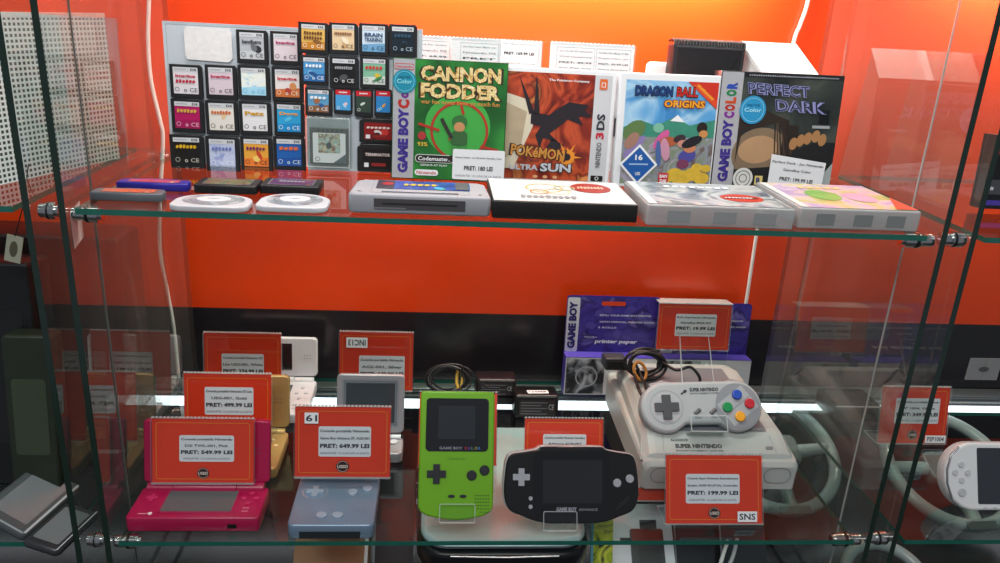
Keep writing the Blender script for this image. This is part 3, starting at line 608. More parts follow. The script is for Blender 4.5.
for tx, u, v_, wd in (('PERFECT', X(.36), Y(.855), .62), ('DARK', X(.60), Y(.72), .52)):
    s.text(tx, u, v_, H*.10, w+.0009, M('#8a8ec0', .35), width=gw*wd, bold=.05, rot=-.03, shear=-.25); s.text(tx, u, v_, H*.09, w+.0011, M('#1f2636', .35), width=gw*wd*.985, bold=-.012, rot=-.03, shear=-.25)
s.poly([(X(.8), .001), (r, .001), (r, Y(.24))], w+.0008, M('#9fa8a8', .4)); s.poly(circ(X(.1), Y(.085), gw*.1), w+.0008, M('#d6d6d2', .4)); s.frame(circ(X(.1), Y(.085), gw*.075), .0008, w+.0009, INK); s.frame(circ(X(.1), Y(.085), gw*.04), .0008, w+.0009, INK); s.rect(X(.22), Y(.03), X(.3), Y(.11), w+.0008, M('#d8c27a', .4)); s.text('R', X(.26), Y(.07), H*.05, w+.0009, M('#26366a', .4), width=gw*.05, bold=.05)
s.build('front_print', g)
s = MB(); s.poly(circ(X(.12), Y(.68), gw*.13, n=28), w+.0012, M('#2a8fc0', .35)); s.frame(circ(X(.12), Y(.68), gw*.11, n=28), .0005, w+.0013, M('#9ad6ea', .4)); s.text('ONLY FOR', X(.12), Y(.72), H*.02, w+.0014, M('#0f4a6a', .4), width=gw*.13); s.text('Color', X(.12), Y(.68), H*.035, w+.0014, M('#a6e0f0', .4), width=gw*.17); s.build('seal', g)
u0, v0 = hit(m, 767, 180); u1, v1 = hit(m, 826, 158)
s = MB(); q = [(u0, .002), (u1-.002, .002), (u1, v1*.84), (u0+.001, v1*1.08)]; s.poly(q, w+.0016, PAPER); c_ = (u0+u1)/2
s.text('Perfect Dark - Joc Nintendo', c_, v1*.78, H*.028, w+.0018, INK, width=(u1-u0)*.92, rot=-.08); s.text('GameBoy Color', c_, v1*.56, H*.028, w+.0018, INK, width=(u1-u0)*.5, rot=-.08); s.text('PRET: 199.99 LEI', c_, v1*.28, H*.034, w+.0018, INK, width=(u1-u0)*.6, rot=-.08, bold=.03); s.build('price_sticker', g)

# ------------------------------------------------------------------ upper shelf: things lying flat
def lying(pl, pr, Y, z, top, Yr=None, yb=None):
    if yb: Y = onZ((pl+pr)/2, yb, Z1).y; Yr = Y
    return fit(pl, pr, Y, z, 90, top, Yr=Yr)
# grey 16-bit cartridge
m, W, H = lying(350, 489, 0, Z1+.0205, (364, 179), yb=217)
g = thing('console_cartridge', m, 'light grey console cartridge lying flat in front of the green box', 'cartridge')
PG = M('#a3a4ab', .42, 0, .5, .04, 90); PGD = M('#8f9096', .45)
a = MB(); P = [(-W/2-.002, .004), (-W/2+.002, 0), (W/2-.002, 0), (W/2+.002, .004), (W/2-.001, H*.9), (W*.44, H), (-W*.44, H), (-W/2+.001, H*.9)]
a.prism(P, -.0188, 0, PG, bev=.0025, nb=2); a.box(-W*.33, W*.33, -.0012, .002, -.0135, -.004, M('#4c494c', .5)); a.build('shell', g)
s = MB(); s.box(-W*.28, W*.28, H*.13, H*.2, 0, .0015, PG, bev=.0005); s.frame(rrect(-W*.36, H*.1, W*.36, H*.97, .002), .0006, .0002, PGD); s.build('grip', g)
s = MB(); s.box(-W*.27, W*.27, -.0016, -.0009, -.0092, -.0078, M('#2a2829', .5)); s.box(-W*.33, -W*.1, -.0014, -.0010, -.0135, -.012, M('#7a787c', .5)); s.build('connector', g)
s = MB(); s.rect(-W*.33, H*.36, W*.37, H*.93, .0004, pattern('cart_art', ['#1c2f7a', '#2450b4', '#1e3c8c', '#2f7ad0'], 26, 3), .002); s.rect(-W*.33, H*.36, -W*.2, H*.93, .0006, M('#3a3440', .4)); s.poly(circ(-W*.25, H*.68, W*.045, W*.05), .0008, M('#a82c30', .4)); s.text('~rrrrr', 0, H*.65, H*.16, .0008, M('#d8b83a', .4), width=W*.26, bold=.03, rot=.04); patch_art(['#2f9a50', '#3fa0d8'])(s, 0, H*.4, W*.25, H*.6, .0007); s.rect(W*.26, H*.4, W*.36, H*.9, .0009, M('#55585f', .4)); s.build('label_sticker', g)
s = MB()
for q in (-1, 1): s.poly(circ(q*W*.44, H*.15, .0018, n=10), .0003, M('#6c6c70', .4))
s.build('screw', g)

# black case lying, white cover
m, W, H = lying(493, 638.5, 0, Z1+.0175, (492, 178.5), yb=221)
g = thing('game_case', m, 'black plastic game case lying flat, white cover with a red oval', 'game case')
a = MB(); a.box(-W/2, W/2, 0, H, -.0172, 0, M('#1c1a1b', .4), bev=.001, r=.001); a.build('case', g)
s = MB(); s.rect(-W/2+.001, .0015, W/2-.001, H-.001, .0003, pattern('sketch_cover', ['#e9e9e6', '#dfe0dc', '#f0f0ec', '#d0d2d0'], 30, 4)); s.rect(-W*.49, .002, -W*.34, H*.98, .0004, M('#d4dad6', .4)); s.frame(rrect(-W*.33, .003, W*.49, H*.97), .0005, .0005, M('#a9aeb0', .4))
for i, (x, y, a_, b_, c) in enumerate(((-.1, .6, .14, .2, '#d9b86a'), (-.02, .45, .1, .12, '#e4cf9c'), (-.15, .42, .07, .1, '#c98a5a'), (.05, .62, .08, .1, '#b9c0a0'))): s.frame(circ(W*x, H*y, W*a_, H*b_, 16), W*.012, .0006+i*.0001, M(c, .4)); 
s.poly(circ(W*.25, H*.66, W*.15, H*.22, 24), .0008, M('#a8382c', .4)); s.text('~ssssssss', W*.25, H*.66, H*.12, .001, M('#e8c0a8', .4), width=W*.2); s.text('~ttttttttt', -W*.1, H*.2, H*.14, .0008, M('#8a8f94', .4), width=W*.4); s.build('cover_print', g)

# clear cases
def clear_case(f, label, cols, oval, nm, T=.0205):
    m, W, H = f; g = thing('clear_game_case', m, label, 'game case')
    a = MB(); a.box(-W/2, W/2, 0, H, -T, 0, CLAM, bev=.0018, r=.003); a.build('case', g)
    s = MB(); s.rect(-W/2+.004, .003, W/2-.003, H-.002, .0004, pattern(nm, cols, 22, 4)); s.rect(-W/2+.002, .003, -W/2+.010, H-.003, .0006, M('#d4dad8', .3))
    if oval: s.poly(circ(W*.22, H*.36, W*.15, H*.16, 24), .0007, M('#b8351f', .4)); s.rect(W*.1, H*.33, W*.33, H*.39, .0009, M('#3a201c', .4)); s.text('~ssssssss', W*.2, H*.36, H*.04, .001, PAPER, width=W*.2)
    s.build('cover_print', g)
    for q in (-.36, -.05, .22): s = MB(); s.box(W*q, W*(q+.15), -.0005, .001, -T*.8, -T*.25, clear('latch_a', '#f0f0f0', 1.1, .7, '#a4a8a8', .2) if oval else clear('latch_b', '#e8e8e8', 1.1, .7, '#8c9292', .2)); s.build('latch', g)
    return m, W, H, g
m, W, H, g = clear_case(lying(648, 797, 0, Z1+.021, (626, 181), yb=228.5), 'translucent game case lying flat with grey blue cover and red oval', ['#4a5a6a', '#8f9aa4', '#c4cac8', '#6a7a80', '#a9b0ac'], True, 'case_art_grey')
s = MB(); s.text('~uuuuuuuu', 0, H*.78, H*.1, .0009, M('#e4e8ea', .4), width=W*.5, bold=.03); s.build('cover_title', g)
m, W, H, g = clear_case(lying(801, 923, 0, Z1+.021, (754, 182), yb=231), 'translucent game case lying flat at the right end with green and pink cover', ['#6a9a5a', '#c9c27a', '#e0c4c8', '#b9a0c8', '#e8d0d8'], False, 'case_art_pink')
s = MB(); s.poly(circ(-W*.1, H*.5, W*.14, H*.2), .0008, M('#7fae5c', .4)); s.poly(circ(W*.2, H*.45, W*.13, H*.18), .0008, M('#d9a0b8', .4)); s.poly([(W*.3, .004), (W*.48, .004), (W*.48, H*.5)], .0009, M('#d2503a', .4)); s.text('~vvvvv', 0, H*.8, H*.09, .001, M('#e9d27a', .4), width=W*.4, bold=.03); s.build('cover_title', g)

# flat small carts
def flat_cart(f, label, T, shell, labcol, inner, title=None, style=0):
    m, W, H = f; g = thing('handheld_cartridge', m, label, 'cartridge'); a = MB(); c = W*.05
    if style == 0: P = [(-W/2, 0), (W/2, 0), (W/2, H*.75), (W*.46, H)] + [(W*.46-W*.92*i/8, H+.003*math.sin(PI*i/8)) for i in range(1, 8)] + [(-W*.46, H), (-W/2, H*.75)]
    else: P = rrect(-W/2, 0, W/2, H, .002, 2)
    a.prism(P, -T, 0, shell, bev=.001, nb=2); a.build('shell', g)
    s = MB(); s.rect(-W*.36, H*.14, W*.36, H*.86, .0003, inner, .001); s.frame(rrect(-W*.38, H*.12, W*.38, H*.88, .001), .0007, .0004, labcol)
    if title: s.text(title, 0, H*.55, H*.2, .0006, labcol, width=W*.45, bold=.03)
    s.build('label_sticker', g)
    if style: 
        q = MB(); 
        for i in range(9): q.box(-W*.40+i*W*.1-.001, -W*.40+i*W*.1+.001, -.0006, .0006, -T*.85, -T*.2, M('#0f0f10', .5))
        q.build('grip_ribs', g)
flat_cart(lying(116, 187, 0, Z1+.0085, (124, 178), yb=191.5), 'dark blue handheld cartridge lying on the glass behind the grey one', .008, M('#2a2390', .35), M('#6a3a90', .4), pattern('cartblue', ['#7a2a5a', '#c04a4a', '#a04a80', '#e0a070'], 90))
flat_cart(lying(89, 161, 0, Z1+.0085, (100, 187.5), yb=202), 'grey handheld cartridge with orange label at the left end of the shelf', .008, M('#5a5f66', .4), M('#a05a4a', .4), pattern('cartgrey', ['#b04a30', '#d86a40', '#a85a50', '#c8907a'], 90))
flat_cart(lying(193, 256, 0, Z1+.009, (207, 177.5), yb=194.5), 'black handheld cartridge lying flat with green brown label', .0085, M('#1b191c', .4), M('#8a8a86', .4), pattern('cartb1', ['#2c3024', '#6a7a4a', '#8a5a4a', '#3a3a3a'], 90), None, 1)
flat_cart(lying(259, 319, 0, Z1+.009, (266, 177.5), yb=195), 'black handheld cartridge lying flat with purple label and golden title', .0085, M('#1b191c', .4), M('#9a9a9c', .4), pattern('cartb2', ['#2a1a3a', '#7a3a6a', '#3a2a5a', '#a05a3a'], 90), '~qqqqqqq', 1)
# white disc cartridges
def umd(pl, pr, Y, top, label, col):
    m, W, H = lying(pl, pr, 0, Z1+.006, top, yb=Y); g = thing('disc_cartridge', m, label, 'disc cartridge'); R_ = W/2
    P = [(R_*math.cos(math.radians(t_)), R_+R_*math.sin(math.radians(t_))) for t_ in range(0, 181, 9)] + [(-R_, R_*.35), (-R_*.93, R_*.12), (-R_*.7, 0), (R_*.7, 0), (R_*.93, R_*.12), (R_, R_*.35)]
    P = [(u, v*H/(2*R_)) for u, v in P]
    a = MB(); a.prism(P, -.0055, 0, M('#cacbd0', .3), bev=.0012, nb=2); a.build('shell', g)
    c = H*.52; s = MB(); s.poly(circ(0, c, R_*.80, H*.40, 40), .0003, pattern('disc'+col, ['#a9adb3', '#8e959e', '#c2c6cb', col], 45, 2, .15)); s.frame(circ(0, c, R_*.6, H*.3, 40), .0008, .0004, M('#5c6067', .3)); s.build('disc', g)
    s = MB(); s.prism(circ(0, c, R_*.44, H*.22, 32), 0.0004, .0012, M('#d8d9dc', .35)); s.text('UMD', 0, c, H*.06, .0014, GREYINK, width=R_*.3); s.build('hub', g)
umd(166, 246, 213, (206, 193.5), 'white disc cartridge lying flat, left of the two, with a clean grey window', '#7c828a')
umd(253, 326, 213.5, (290, 193), 'white disc cartridge lying flat, right of the two, with a reddish window', '#8a5a5e')

# back row of the upper shelf
def sheet(pl, pr, Y, top, label, rows, small=None):
    m, W, H = fit(pl, pr, Y, Z1, 4, top); g = thing('price_sheet', m, label, 'price sheet'); n = int(W/.0045)
    P = [(-W/2, 0), (W/2, 0)]
    for i in range(n+1): P += [(W/2-W*(i)/n, H-.0010), (W/2-W*(i+.5)/n, H+.0005)] if i < n else [(-W/2, H-.001)]
    a = MB(); a.prism(P, -.0008, 0, M('#e9e9ec', .5, 0, .4, .03, 50)); a.build('paper', g); s = MB()
    for (x0, x1, txts) in rows:
        u0 = -W/2+W*x0; u1 = -W/2+W*x1; s.frame(rrect(u0, H*.45, u1, H-.006), .0003, .0002, GREYINK)
        for i, tx in enumerate(txts): s.text(tx, (u0+u1)/2, H-.0105-i*.0065, .0021, .0003, GREYINK if i != 2 else INK, width=(u1-u0)*.86)
    s.build('print', g)
    b = MB(); b.prism(rrect(-W/2-.001, 0, W/2+.001, H-.001), .0004, .0014, ACR, ACRE, smooth=False); b.build('acrylic_cover', g)
    return m, W, H, g
sheet(395, 448, .962, (403, 34), 'white price sheet with toothed top, left of the three behind the green box', [(.15, .97, ['Joc Need For Speed', 'DS Nintendo DS', 'PRET: 69.99', 'DS Nintendo'])])
m, W, H, g = sheet(448, 535, .955, (452, 36.5), 'white price sheet with toothed top showing PRET 169.99 LEI behind the green box', [(.1, .52, ['Joc New Super Mario - Joc', 'Nintendo DS', 'PRET', 'Joc 24.99'])])
u0, v0 = hit(m, 500, 66); u1, v1 = hit(m, 538, 41); s = MB(); s.prism([(u0, v0), (u1, v0-.002), (u1+.001, v1-.003), (u0, v1)], .0016, .0022, WHITE); s.text('PRET: 169.99 LEI', (u0+u1)/2, (v0+v1)/2, .0035, .0024, INK, width=(u1-u0)*.82, bold=.04); s.text('Super Mario DS Nintendo', (u0+u1)/2, v1-.005, .0018, .0024, GREYINK, width=(u1-u0)*.9); s.text('GARANTIE 12 LUNI', (u0+u1)/2, v0+.004, .0018, .0024, GREYINK, width=(u1-u0)*.9); s.build('price_sticker', g)
sheet(543, 624, .965, (550, 41), 'white price sheet with toothed top and two printed columns, beside the black pouch', [(.08, .53, ['Joc Yu Gi Oh Nintendo', 'World Championship', 'PRET: 49.99', 'Joc Pet Vet']), (.55, .96, ['Code De Blue V-Be', 'Project 7 Part - Joc', 'PRET: 39.99 LEI', 'Space Invaders'])])

m, W, H = fit(660, 729, .955, Z1, 2, (670, 39.5)); g = thing('leather_pouch', m, 'black ribbed leather pouch standing behind the cartoon case', 'pouch')
a = MB(); LE = M('#17161a', .55, 0, .4, .3, 300, 0, .4); a.box(-W/2, W/2, 0, H-.004, -.03, 0, LE, bev=.004, r=.003); a.build('pocket', g)
s = MB(); n = 24
for i in range(n): u = -W/2+W*(i+.5)/n; s.tube([(u, .002, H-.006), (u, .003, H-.001), (u, .015, H+.001), (u, .028, H-.001)], W/n*.5, LE, 6)
s.build('ribbed_rim', g)
s = MB(); s.frame(rrect(-W/2+.004, .004, W/2-.004, H-.008, .003), .0008, .0004, M('#33323a', .5)); s.build('stitching', g)

m, W, H = fit(747, 800, .935, Z1, 0, (757, 74)); zt = Z1+H; g = thing('white_stand_box', m, 'white plastic box with sloping lid standing behind the spy game box', 'box')
WP = M('#f0efee', .35); a = MB(); h0 = H-.006; hb = H+.035; d = .052; x0, x1 = -W/2, W/2
a.add([(x0, 0, 0), (x1, 0, 0), (x1, d, 0), (x0-.012, d, 0), (x0, 0, h0), (x1, 0, h0), (x1-.012, d, hb-.006), (x0-.012, d, hb-.006)], [(0, 1, 5, 4), (1, 2, 6, 5), (2, 3, 7, 6), (3, 0, 4, 7), (3, 2, 1, 0), (4, 5, 6, 7)], WP); a.build('body', g)
a = MB(); a.add([(x0-.001, -.002, h0+.0003), (x1+.001, -.002, h0+.0003), (x1-.011, d+.002, hb-.0057), (x0-.014, d+.002, hb-.0057), (x0-.001, -.002, H), (x1+.001, -.002, H), (x1-.011, d+.002, hb), (x0-.014, d+.002, hb)], [(0, 1, 5, 4), (1, 2, 6, 5), (2, 3, 7, 6), (3, 0, 4, 7), (3, 2, 1, 0), (4, 5, 6, 7)], WP); a.build('lid', g)
m, W, H = fit(638, 664, .985, Z1, 0, (645, 62)); g = thing('white_box', m, 'small rounded white box peeking out left of the black pouch', 'box'); a = MB(); a.box(-W/2, W/2, 0, H, -.02, 0, WP, bev=.003, r=.006); a.build('body', g); a = MB(); a.box(-W*.42, W*.42, H*.3, H*.8, 0, .0004, M('#dcdcdc', .4)); a.build('label', g)
# ------------------------------------------------------------------ lower shelf: clamshell handhelds
def dpad(s, u, v, q, w, m, h=.0015):
    s.prism([(u-q, v-q*.35), (u-q*.35, v-q*.35), (u-q*.35, v-q), (u+q*.35, v-q), (u+q*.35, v-q*.35), (u+q, v-q*.35), (u+q, v+q*.35), (u+q*.35, v+q*.35), (u+q*.35, v+q), (u-q*.35, v+q), (u-q*.35, v+q*.35), (u-q, v+q*.35)], w, w+h, m, smooth=False)
def clamshell(f, label, body, T, HL, lid_tilt, key, kind, accent, lidT=.008, r=.006):
    m, W, D = f; g = thing('clamshell_handheld', m, label, 'handheld console', 'open clamshell handhelds')
    a = MB(); a.prism(rrect(-W/2, 0, W/2, D, r), -T, 0, body, bev=.0015); a.build('base', g)
    if kind == 'wide':
        s = MB(); s.rect(-W*.27, D*.2, W*.27, D*.88, .0003, M('#5c5f62', .15, 0, .6, .1, 8)); s.frame(rrect(-W*.29, D*.14, W*.29, D*.94, .002), W*.02, .0004, body); s.build('touch_screen', g)
        s = MB(); dpad(s, -W*.38, D*.62, W*.045, 0, key); s.build('direction_pad', g)
        for (x, y) in ((.33, .62), (.43, .62), (.38, .78), (.38, .46)):
            s = MB(); s.prism(circ(W*x, D*y, W*.021, n=16), 0, .0013, key, bev=.0003); s.build('button', g)
        s = MB(); s.prism(circ(-W*.33, D*.13, .0022, n=10), 0, .0008, M('#f2dfe4', .3)); s.rect(-W*.42, D*.12, -W*.35, D*.14, .0003, M('#e6a9bb', .4)); s.rect(W*.35, D*.3, W*.4, D*.32, .0003, M('#e6a9bb', .4)); s.rect(W*.35, D*.2, W*.4, D*.22, .0003, M('#e6a9bb', .4)); s.build('indicator', g)
        s = MB(); s.box(W*.26, W*.33, -.0005, .001, -T*.75, -T*.45, BLACK); s.build('audio_jack', g)
    if kind == 'lite':
        s = MB(); s.rect(-W*.25, D*.18, W*.25, D*.85, .0003, M('#4d5052', .15)); s.build('touch_screen', g)
        s = MB(); dpad(s, -W*.37, D*.6, W*.05, 0, key); s.build('direction_pad', g)
        for (x, y) in ((.32, .6), (.42, .6), (.37, .76), (.37, .44)):
            s = MB(); s.prism(circ(W*x, D*y, W*.022, n=16), 0, .0013, key, bev=.0003); s.build('button', g)
        s = MB(); 
        for y in (.26, .17): s.prism(circ(W*.34, D*y, .0018, n=10), 0, .0008, key)
        s.build('menu_button', g)
    if kind == 'flip':
        s = MB(); s.frame(circ(-W*.27, D*.62, W*.155, n=28), .0012, .0005, accent); dpad(s, -W*.27, D*.62, W*.105, .0003, key, .002); s.build('direction_pad', g)
        s = MB(); s.frame([(W*.27+W*.17*math.cos(t_)+0, D*.66+D*.12*math.sin(t_)+.12*W*.17*math.cos(t_)) for t_ in [2*PI*i/24 for i in range(24)]], .0010, .0005, accent); s.build('button_ring', g)
        for (x, y) in ((.19, .62), (.36, .69)):
            s = MB(); s.prism(circ(W*x, D*y, W*.06, n=18), 0, .0018, key, bev=.0004); s.build('button', g)
        for x in (-.13, .06):
            s = MB(); s.prism(circ(W*x, D*.18, W*.065, D*.055, 18), 0, .0014, key, bev=.0003); s.build('menu_button', g)
        s = MB(); s.ball((-W*.02, 0, D*.93), .002, key); s.build('lamp', g)
        s = MB(); s.box(-W*.36, W*.34, -.0008, .002, -T+.001, -T*.45, M('#232b31', .4)); s.build('front_slot', g)
    h = MB(); hy = .001
    h.cyl((-W*.46, hy, D), (-W*.25, hy, D), T*.42, body, n=14); h.cyl((-W*.245, hy, D), (W*.245, hy, D), T*.46, body, n=14); h.cyl((W*.25, hy, D), (W*.46, hy, D), T*.42, body, n=14); h.build('hinge', g)
    a_ = math.radians(90-lid_tilt); lm = Matrix.Translation((0, -.0035, D+.001)) @ Matrix.Rotation(a_, 4, 'X')
    l = MB(); l.prism(rrect(-W/2, .002, W/2, HL, r), -lidT, 0, body, bev=.0015); lo = l.build('lid', g, lm)
    s = MB()
    if kind == 'flip':
        s.frame(rrect(-W*.42, HL*.13, W*.42, HL*.92, .002), .0008, .0003, accent); s.rect(-W*.40, HL*.15, W*.40, HL*.9, .0004, M('#6f7880', .3)); s.rect(-W*.36, HL*.2, W*.36, HL*.86, .0006, M('#3b454a', .12, 0, .7, .06, 10, .5))
    else:
        s.rect(-W*.22, HL*.2, W*.22, HL*.86, .0004, SCREEN)
    s.build('screen', lo)
    if kind != 'flip':
        for q in (-1, 1):
            s = MB(); s.rect(q*W*.39-W*.05, HL*.46, q*W*.39+W*.05, HL*.61, .0002, body, .001)
            for i in range(3):
                for j in range(2): s.poly(circ(q*W*(.36+.03*i), HL*(.5+.07*j), .0008, n=8), .0003, M('#55504a', .5))
            s.build('speaker', lo)
    return g, W, D
PINK = M('#a80f48', .32, 0, .5, .05, 40, .2)
f = fit(124.5, 258.5, .716, Z2+.0175, 90, (145, 487))
clamshell(f, 'large pink clamshell handheld lying open at the left front of the lower shelf', PINK, .0172, .073, 14, M('#c02a5e', .35), 'wide', PINK, .009, .004)
GOLD = M('#b89b62', .3, .35, .5, .06, 60)
clamshell(fit(166, 276, .815, Z2+.014, 90, (184, 431)), 'gold clamshell handheld standing open behind the pink one', GOLD, .0135, .070, 12, M('#d8c08c', .3), 'lite', GOLD, .008, .006)
WHT = M('#dcdde0', .28, 0, .5, .02, 40, .2)
clamshell(fit(208, 306, .945, Z2+.014, 90, (212, 379)), 'white clamshell handheld standing open at the back beside a price card', WHT, .0135, .060, 8, M('#c2c4c8', .3), 'lite', WHT, .008, .006)
SILV = M('#a9abb0', .3, .35, .5, .05, 60)
clamshell(fit(332, 402, .85, Z2+.014, 90, (338, 437)), 'silver flip handheld with grey screen behind the card numbered 19', SILV, .0135, .078, 14, M('#cfd1d5', .3), 'flip', M('#8c8f95', .3), .009, .006)
SKY = M('#7f98b0', .3, .35, .5, .06, 40, .2)
clamshell(fit(286.5, 374, .704, Z2+.0172, 90, (301, 474)), 'light blue flip handheld lying open below the card numbered 19', SKY, .0172, .074, 14, M('#aebdcf', .25, .3), 'flip', M('#c9d3df', .2, .5), .009, .007)

# price cards of the lower shelf
A = 'GARANTIE: 12 LUNI DE LA DATA CUMPARARII'
price_card(fit(151.5, 254.5, .766, Z2+.026, 14, (155.5, 417.5)), 'red price card leaning on the pink handheld, 549.99 LEI', L_('Consola portabila Nintendo', 'DSi TWL-001, Pink', 'PRET: 549.99 LEI'), lab=(.27, .34, .80, .74))
price_card(fit(184, 272, .862, Z2+.021, 12, (187.6, 372.5)), 'red price card leaning on the gold handheld, 499.99 LEI', L_('Consola portabila Nintendo DS Lite', 'USG-001, Gold', 'PRET: 499.99 LEI'), lab=(.24, .40, .79, .80), badge=False)
price_card(fit(204.5, 282, .972, Z2+.024, 10, (204, 332)), 'red price card leaning on the white handheld, 274.99 LEI', L_('Consola portabila Nintendo DS', 'Lite USG-001, White', 'PRET: 274.99 LEI'), lab=(.23, .26, .77, .68), badge=False)
price_card(fit(294, 390.5, .772, onY(342, 478, .772).z, 12, (296.5, 405.5)), 'red price card with upside down number 19 sticker above the light blue handheld', L_('Consola portabila Nintendo', 'Game Boy Advance SP, AGS-001', 'PRET: 649.99 LEI'), lab=(.25, .30, .79, .72), sticker=('19', .18, .84, .14, .15, PI))
price_card(fit(338.5, 413, .985, Z2+.03, 12, (336, 331)), 'red price card with upside down INC13 sticker at the back', L_('Consola portabila Nintendo', 'AGS-001, Silver', 'PRET: 449.99 LEI'), lab=(.27, .12, .88, .60), badge=False, sticker=('INC13', .24, .82, .28, .17, PI))
price_card(fit(417, 497, .81, Z2+.022, 28, (413.5, 391.5)), 'red price card hidden behind the lime green handheld', L_('Consola portabila Nintendo', 'CGB-001, Lime', 'PRET: 349.99 LEI'), badge=False, drop=.02)
price_card(fit(523, 603, .80, Z2+.010, 22, (518, 417.5)), 'red price card standing behind the black handheld', L_('Consola portabila Nintendo GameBoy', 'Advance AGB-001', 'PRET: 299.99 LEI'), lab=(.24, .35, .78, .74), badge=False, drop=.008)
price_card(fit(665, 763, .726, Z2+.0015, 24, (666.6, 454)), 'red price card with white SNS code sticker in front of the grey console', [('Consola Super Nintendo Entertainment', .10), ('System, SNSP-001(FCA), Controller', .10), ('PRET: 199.99 LEI', .14), ('GARANTIE: 12 LUNI DE LA DATA', .075)], lab=(.21, .30, .76, .72), sticker=('SNS', .83, .12, .20, .15, 0))
price_card(fit(655.5, 728, 1.04, onY(690, 350, 1.04).z, 8, (661, 303)), 'red price card in a folded acrylic holder before the purple boxes, 19.99 LEI', L_('Rola imprimanta Nintendo', 'GameBoy MGB-007', 'PRET: 19.99 LEI'), lab=(.24, .30, .80, .78), badge=False, top_fold=True, fl=.003, drop=onY(690, 350, 1.04).z-Z2-.002)
price_card(fit(876.5, 945, onZ(910, 445, Z2).y, Z2+.0015, 12, (872.5, 386)), 'red price card with white code sticker beyond the right glass wall', L_('Consola portabila Sony', 'PSP 1004, White', 'PRET: 349.99 LEI'), lab=(.22, .36, .86, .80), sticker=('PSP1004', .83, .1, .3, .13, 0))
price_card(fit(-34, 28, onZ(10, 453, Z2).y, Z2+.0015, 12, (-32, 408)), 'red price card cut off by the left picture edge beyond the glass', L_('Consola portabila', 'PSP 3004', 'PRET: 399.99 LEI'), lab=(.1, .3, .68, .74))

# ------------------------------------------------------------------ lime green handheld
m, W, H = fit(417.5, 493, .716, onY(455, 518, .716).z, 27, (419, 391)); g = thing('handheld_console', m, 'lime green upright handheld on a clear stand', 'handheld console')
LIME = M('#6fae12', .38, 0, .5, .04, 60, .1); P = [(-W/2, H*.09)] + [(-W/2+W*.03, H*.05), (-W/2+W*.1, H*.022)] + [(-W*.34+W*.68*i/8, -.004*math.sin(PI*i/8)+.0015) for i in range(9)] + [(W/2-W*.1, H*.022), (W/2-W*.03, H*.05), (W/2, H*.09), (W/2, H*.975), (W*.475, H), (-W*.475, H), (-W/2, H*.975)]
a = MB(); a.prism(P, -.024, 0, LIME, bev=.002, nb=3); a.build('housing', g)
s = MB(); P = rrect(-W*.42, H*.515, W*.42, H*.945, .004); P = [(u, v-(.004*math.cos(u/W*PI*1.1)-.002 if v < H*.6 else 0)) for u, v in P]; s.prism(P, 0, .0006, M('#181a1f', .15, 0, .6, coat=.5)); s.text('GAME BOY', -W*.08, H*.548, H*.022, .0009, M('#8d8a9a', .4), width=W*.31, bold=.02)
for i, (tx, c) in enumerate(zip('COLOR', ('#b02a3a', '#6a3a9a', '#3a7a4a', '#a09a3a', '#2a6aa8'))): s.text(tx, W*.12+i*W*.045, H*.548, H*.022, .0009, M(c, .4), width=W*.035, bold=.03)
s.build('screen_lens', g)
s = MB(); s.rect(-W*.255, H*.62, W*.24, H*.885, .0008, M('#2b2f33', .12, 0, .6, .05, 10, .4)); s.build('screen', g)
s = MB(); dpad(s, -W*.265, H*.345, W*.125, 0, M('#20222a', .4), .003); s.build('direction_pad', g)
for (x, y) in ((.205, .335), (.375, .375)): s = MB(); s.prism(circ(W*x, H*y, W*.066, n=20), 0, .003, M('#20222a', .4), bev=.0008); s.build('button', g)
for x in (-.06, .095): s = MB(); s.prism(circ(W*x, H*.17, W*.046, W*.02, 16), 0, .0016, M('#20222a', .4)); s.build('menu_button', g)
s = MB()
for i in range(6):
    for j in range(6):
        if i+j > 1: s.poly(circ(W*(.26+.035*i), H*(.045+.026*j)+W*.0*i, .0008, n=8), .0003, M('#2f4a0c', .5))
s.build('speaker', g)
s = MB(); s.text('Nintendo', 0, H*.465, H*.022, .0003, M('#5c9310', .4), width=W*.24); s.build('logo', g)
def easel(px0, px1, Y, top, hooktop, label, zb=Z2, tilt=27, wst=.03, base_y=None, up=.085):
    """clear plate stand: front lip, foot and back rest"""
    m, W, H = fit(px0, px1, Y, zb, tilt, top); g = thing('acrylic_easel', m, label, 'stand')
    a = MB(); a.prism(rrect(-W/2, 0, W/2, H, .002, 3), 0, .0018, ACR, ACRE); a.frame(rrect(-W/2, 0, W/2, H, .002, 3), .0008, .002, ACRE); a.build('front_lip', g)
    a = MB(); fy, fv = foot_plate(a, W, wst, m); a.build('foot', g)
    a = MB(); a.prism(rrect(-W/2, fv, W/2, fv+up, .002, 3), -fy-.0018, -fy, ACR, ACRE); a.build('back_rest', g)
easel(439, 475, .709, (438, 503.5), None, 'small clear easel under the lime green handheld', zb=onY(455, 523, .709).z, up=.05)
easel(543, 577, .709, (541.5, 511), None, 'small clear easel under the black handheld', zb=onY(560, 531, .709).z, up=.05)

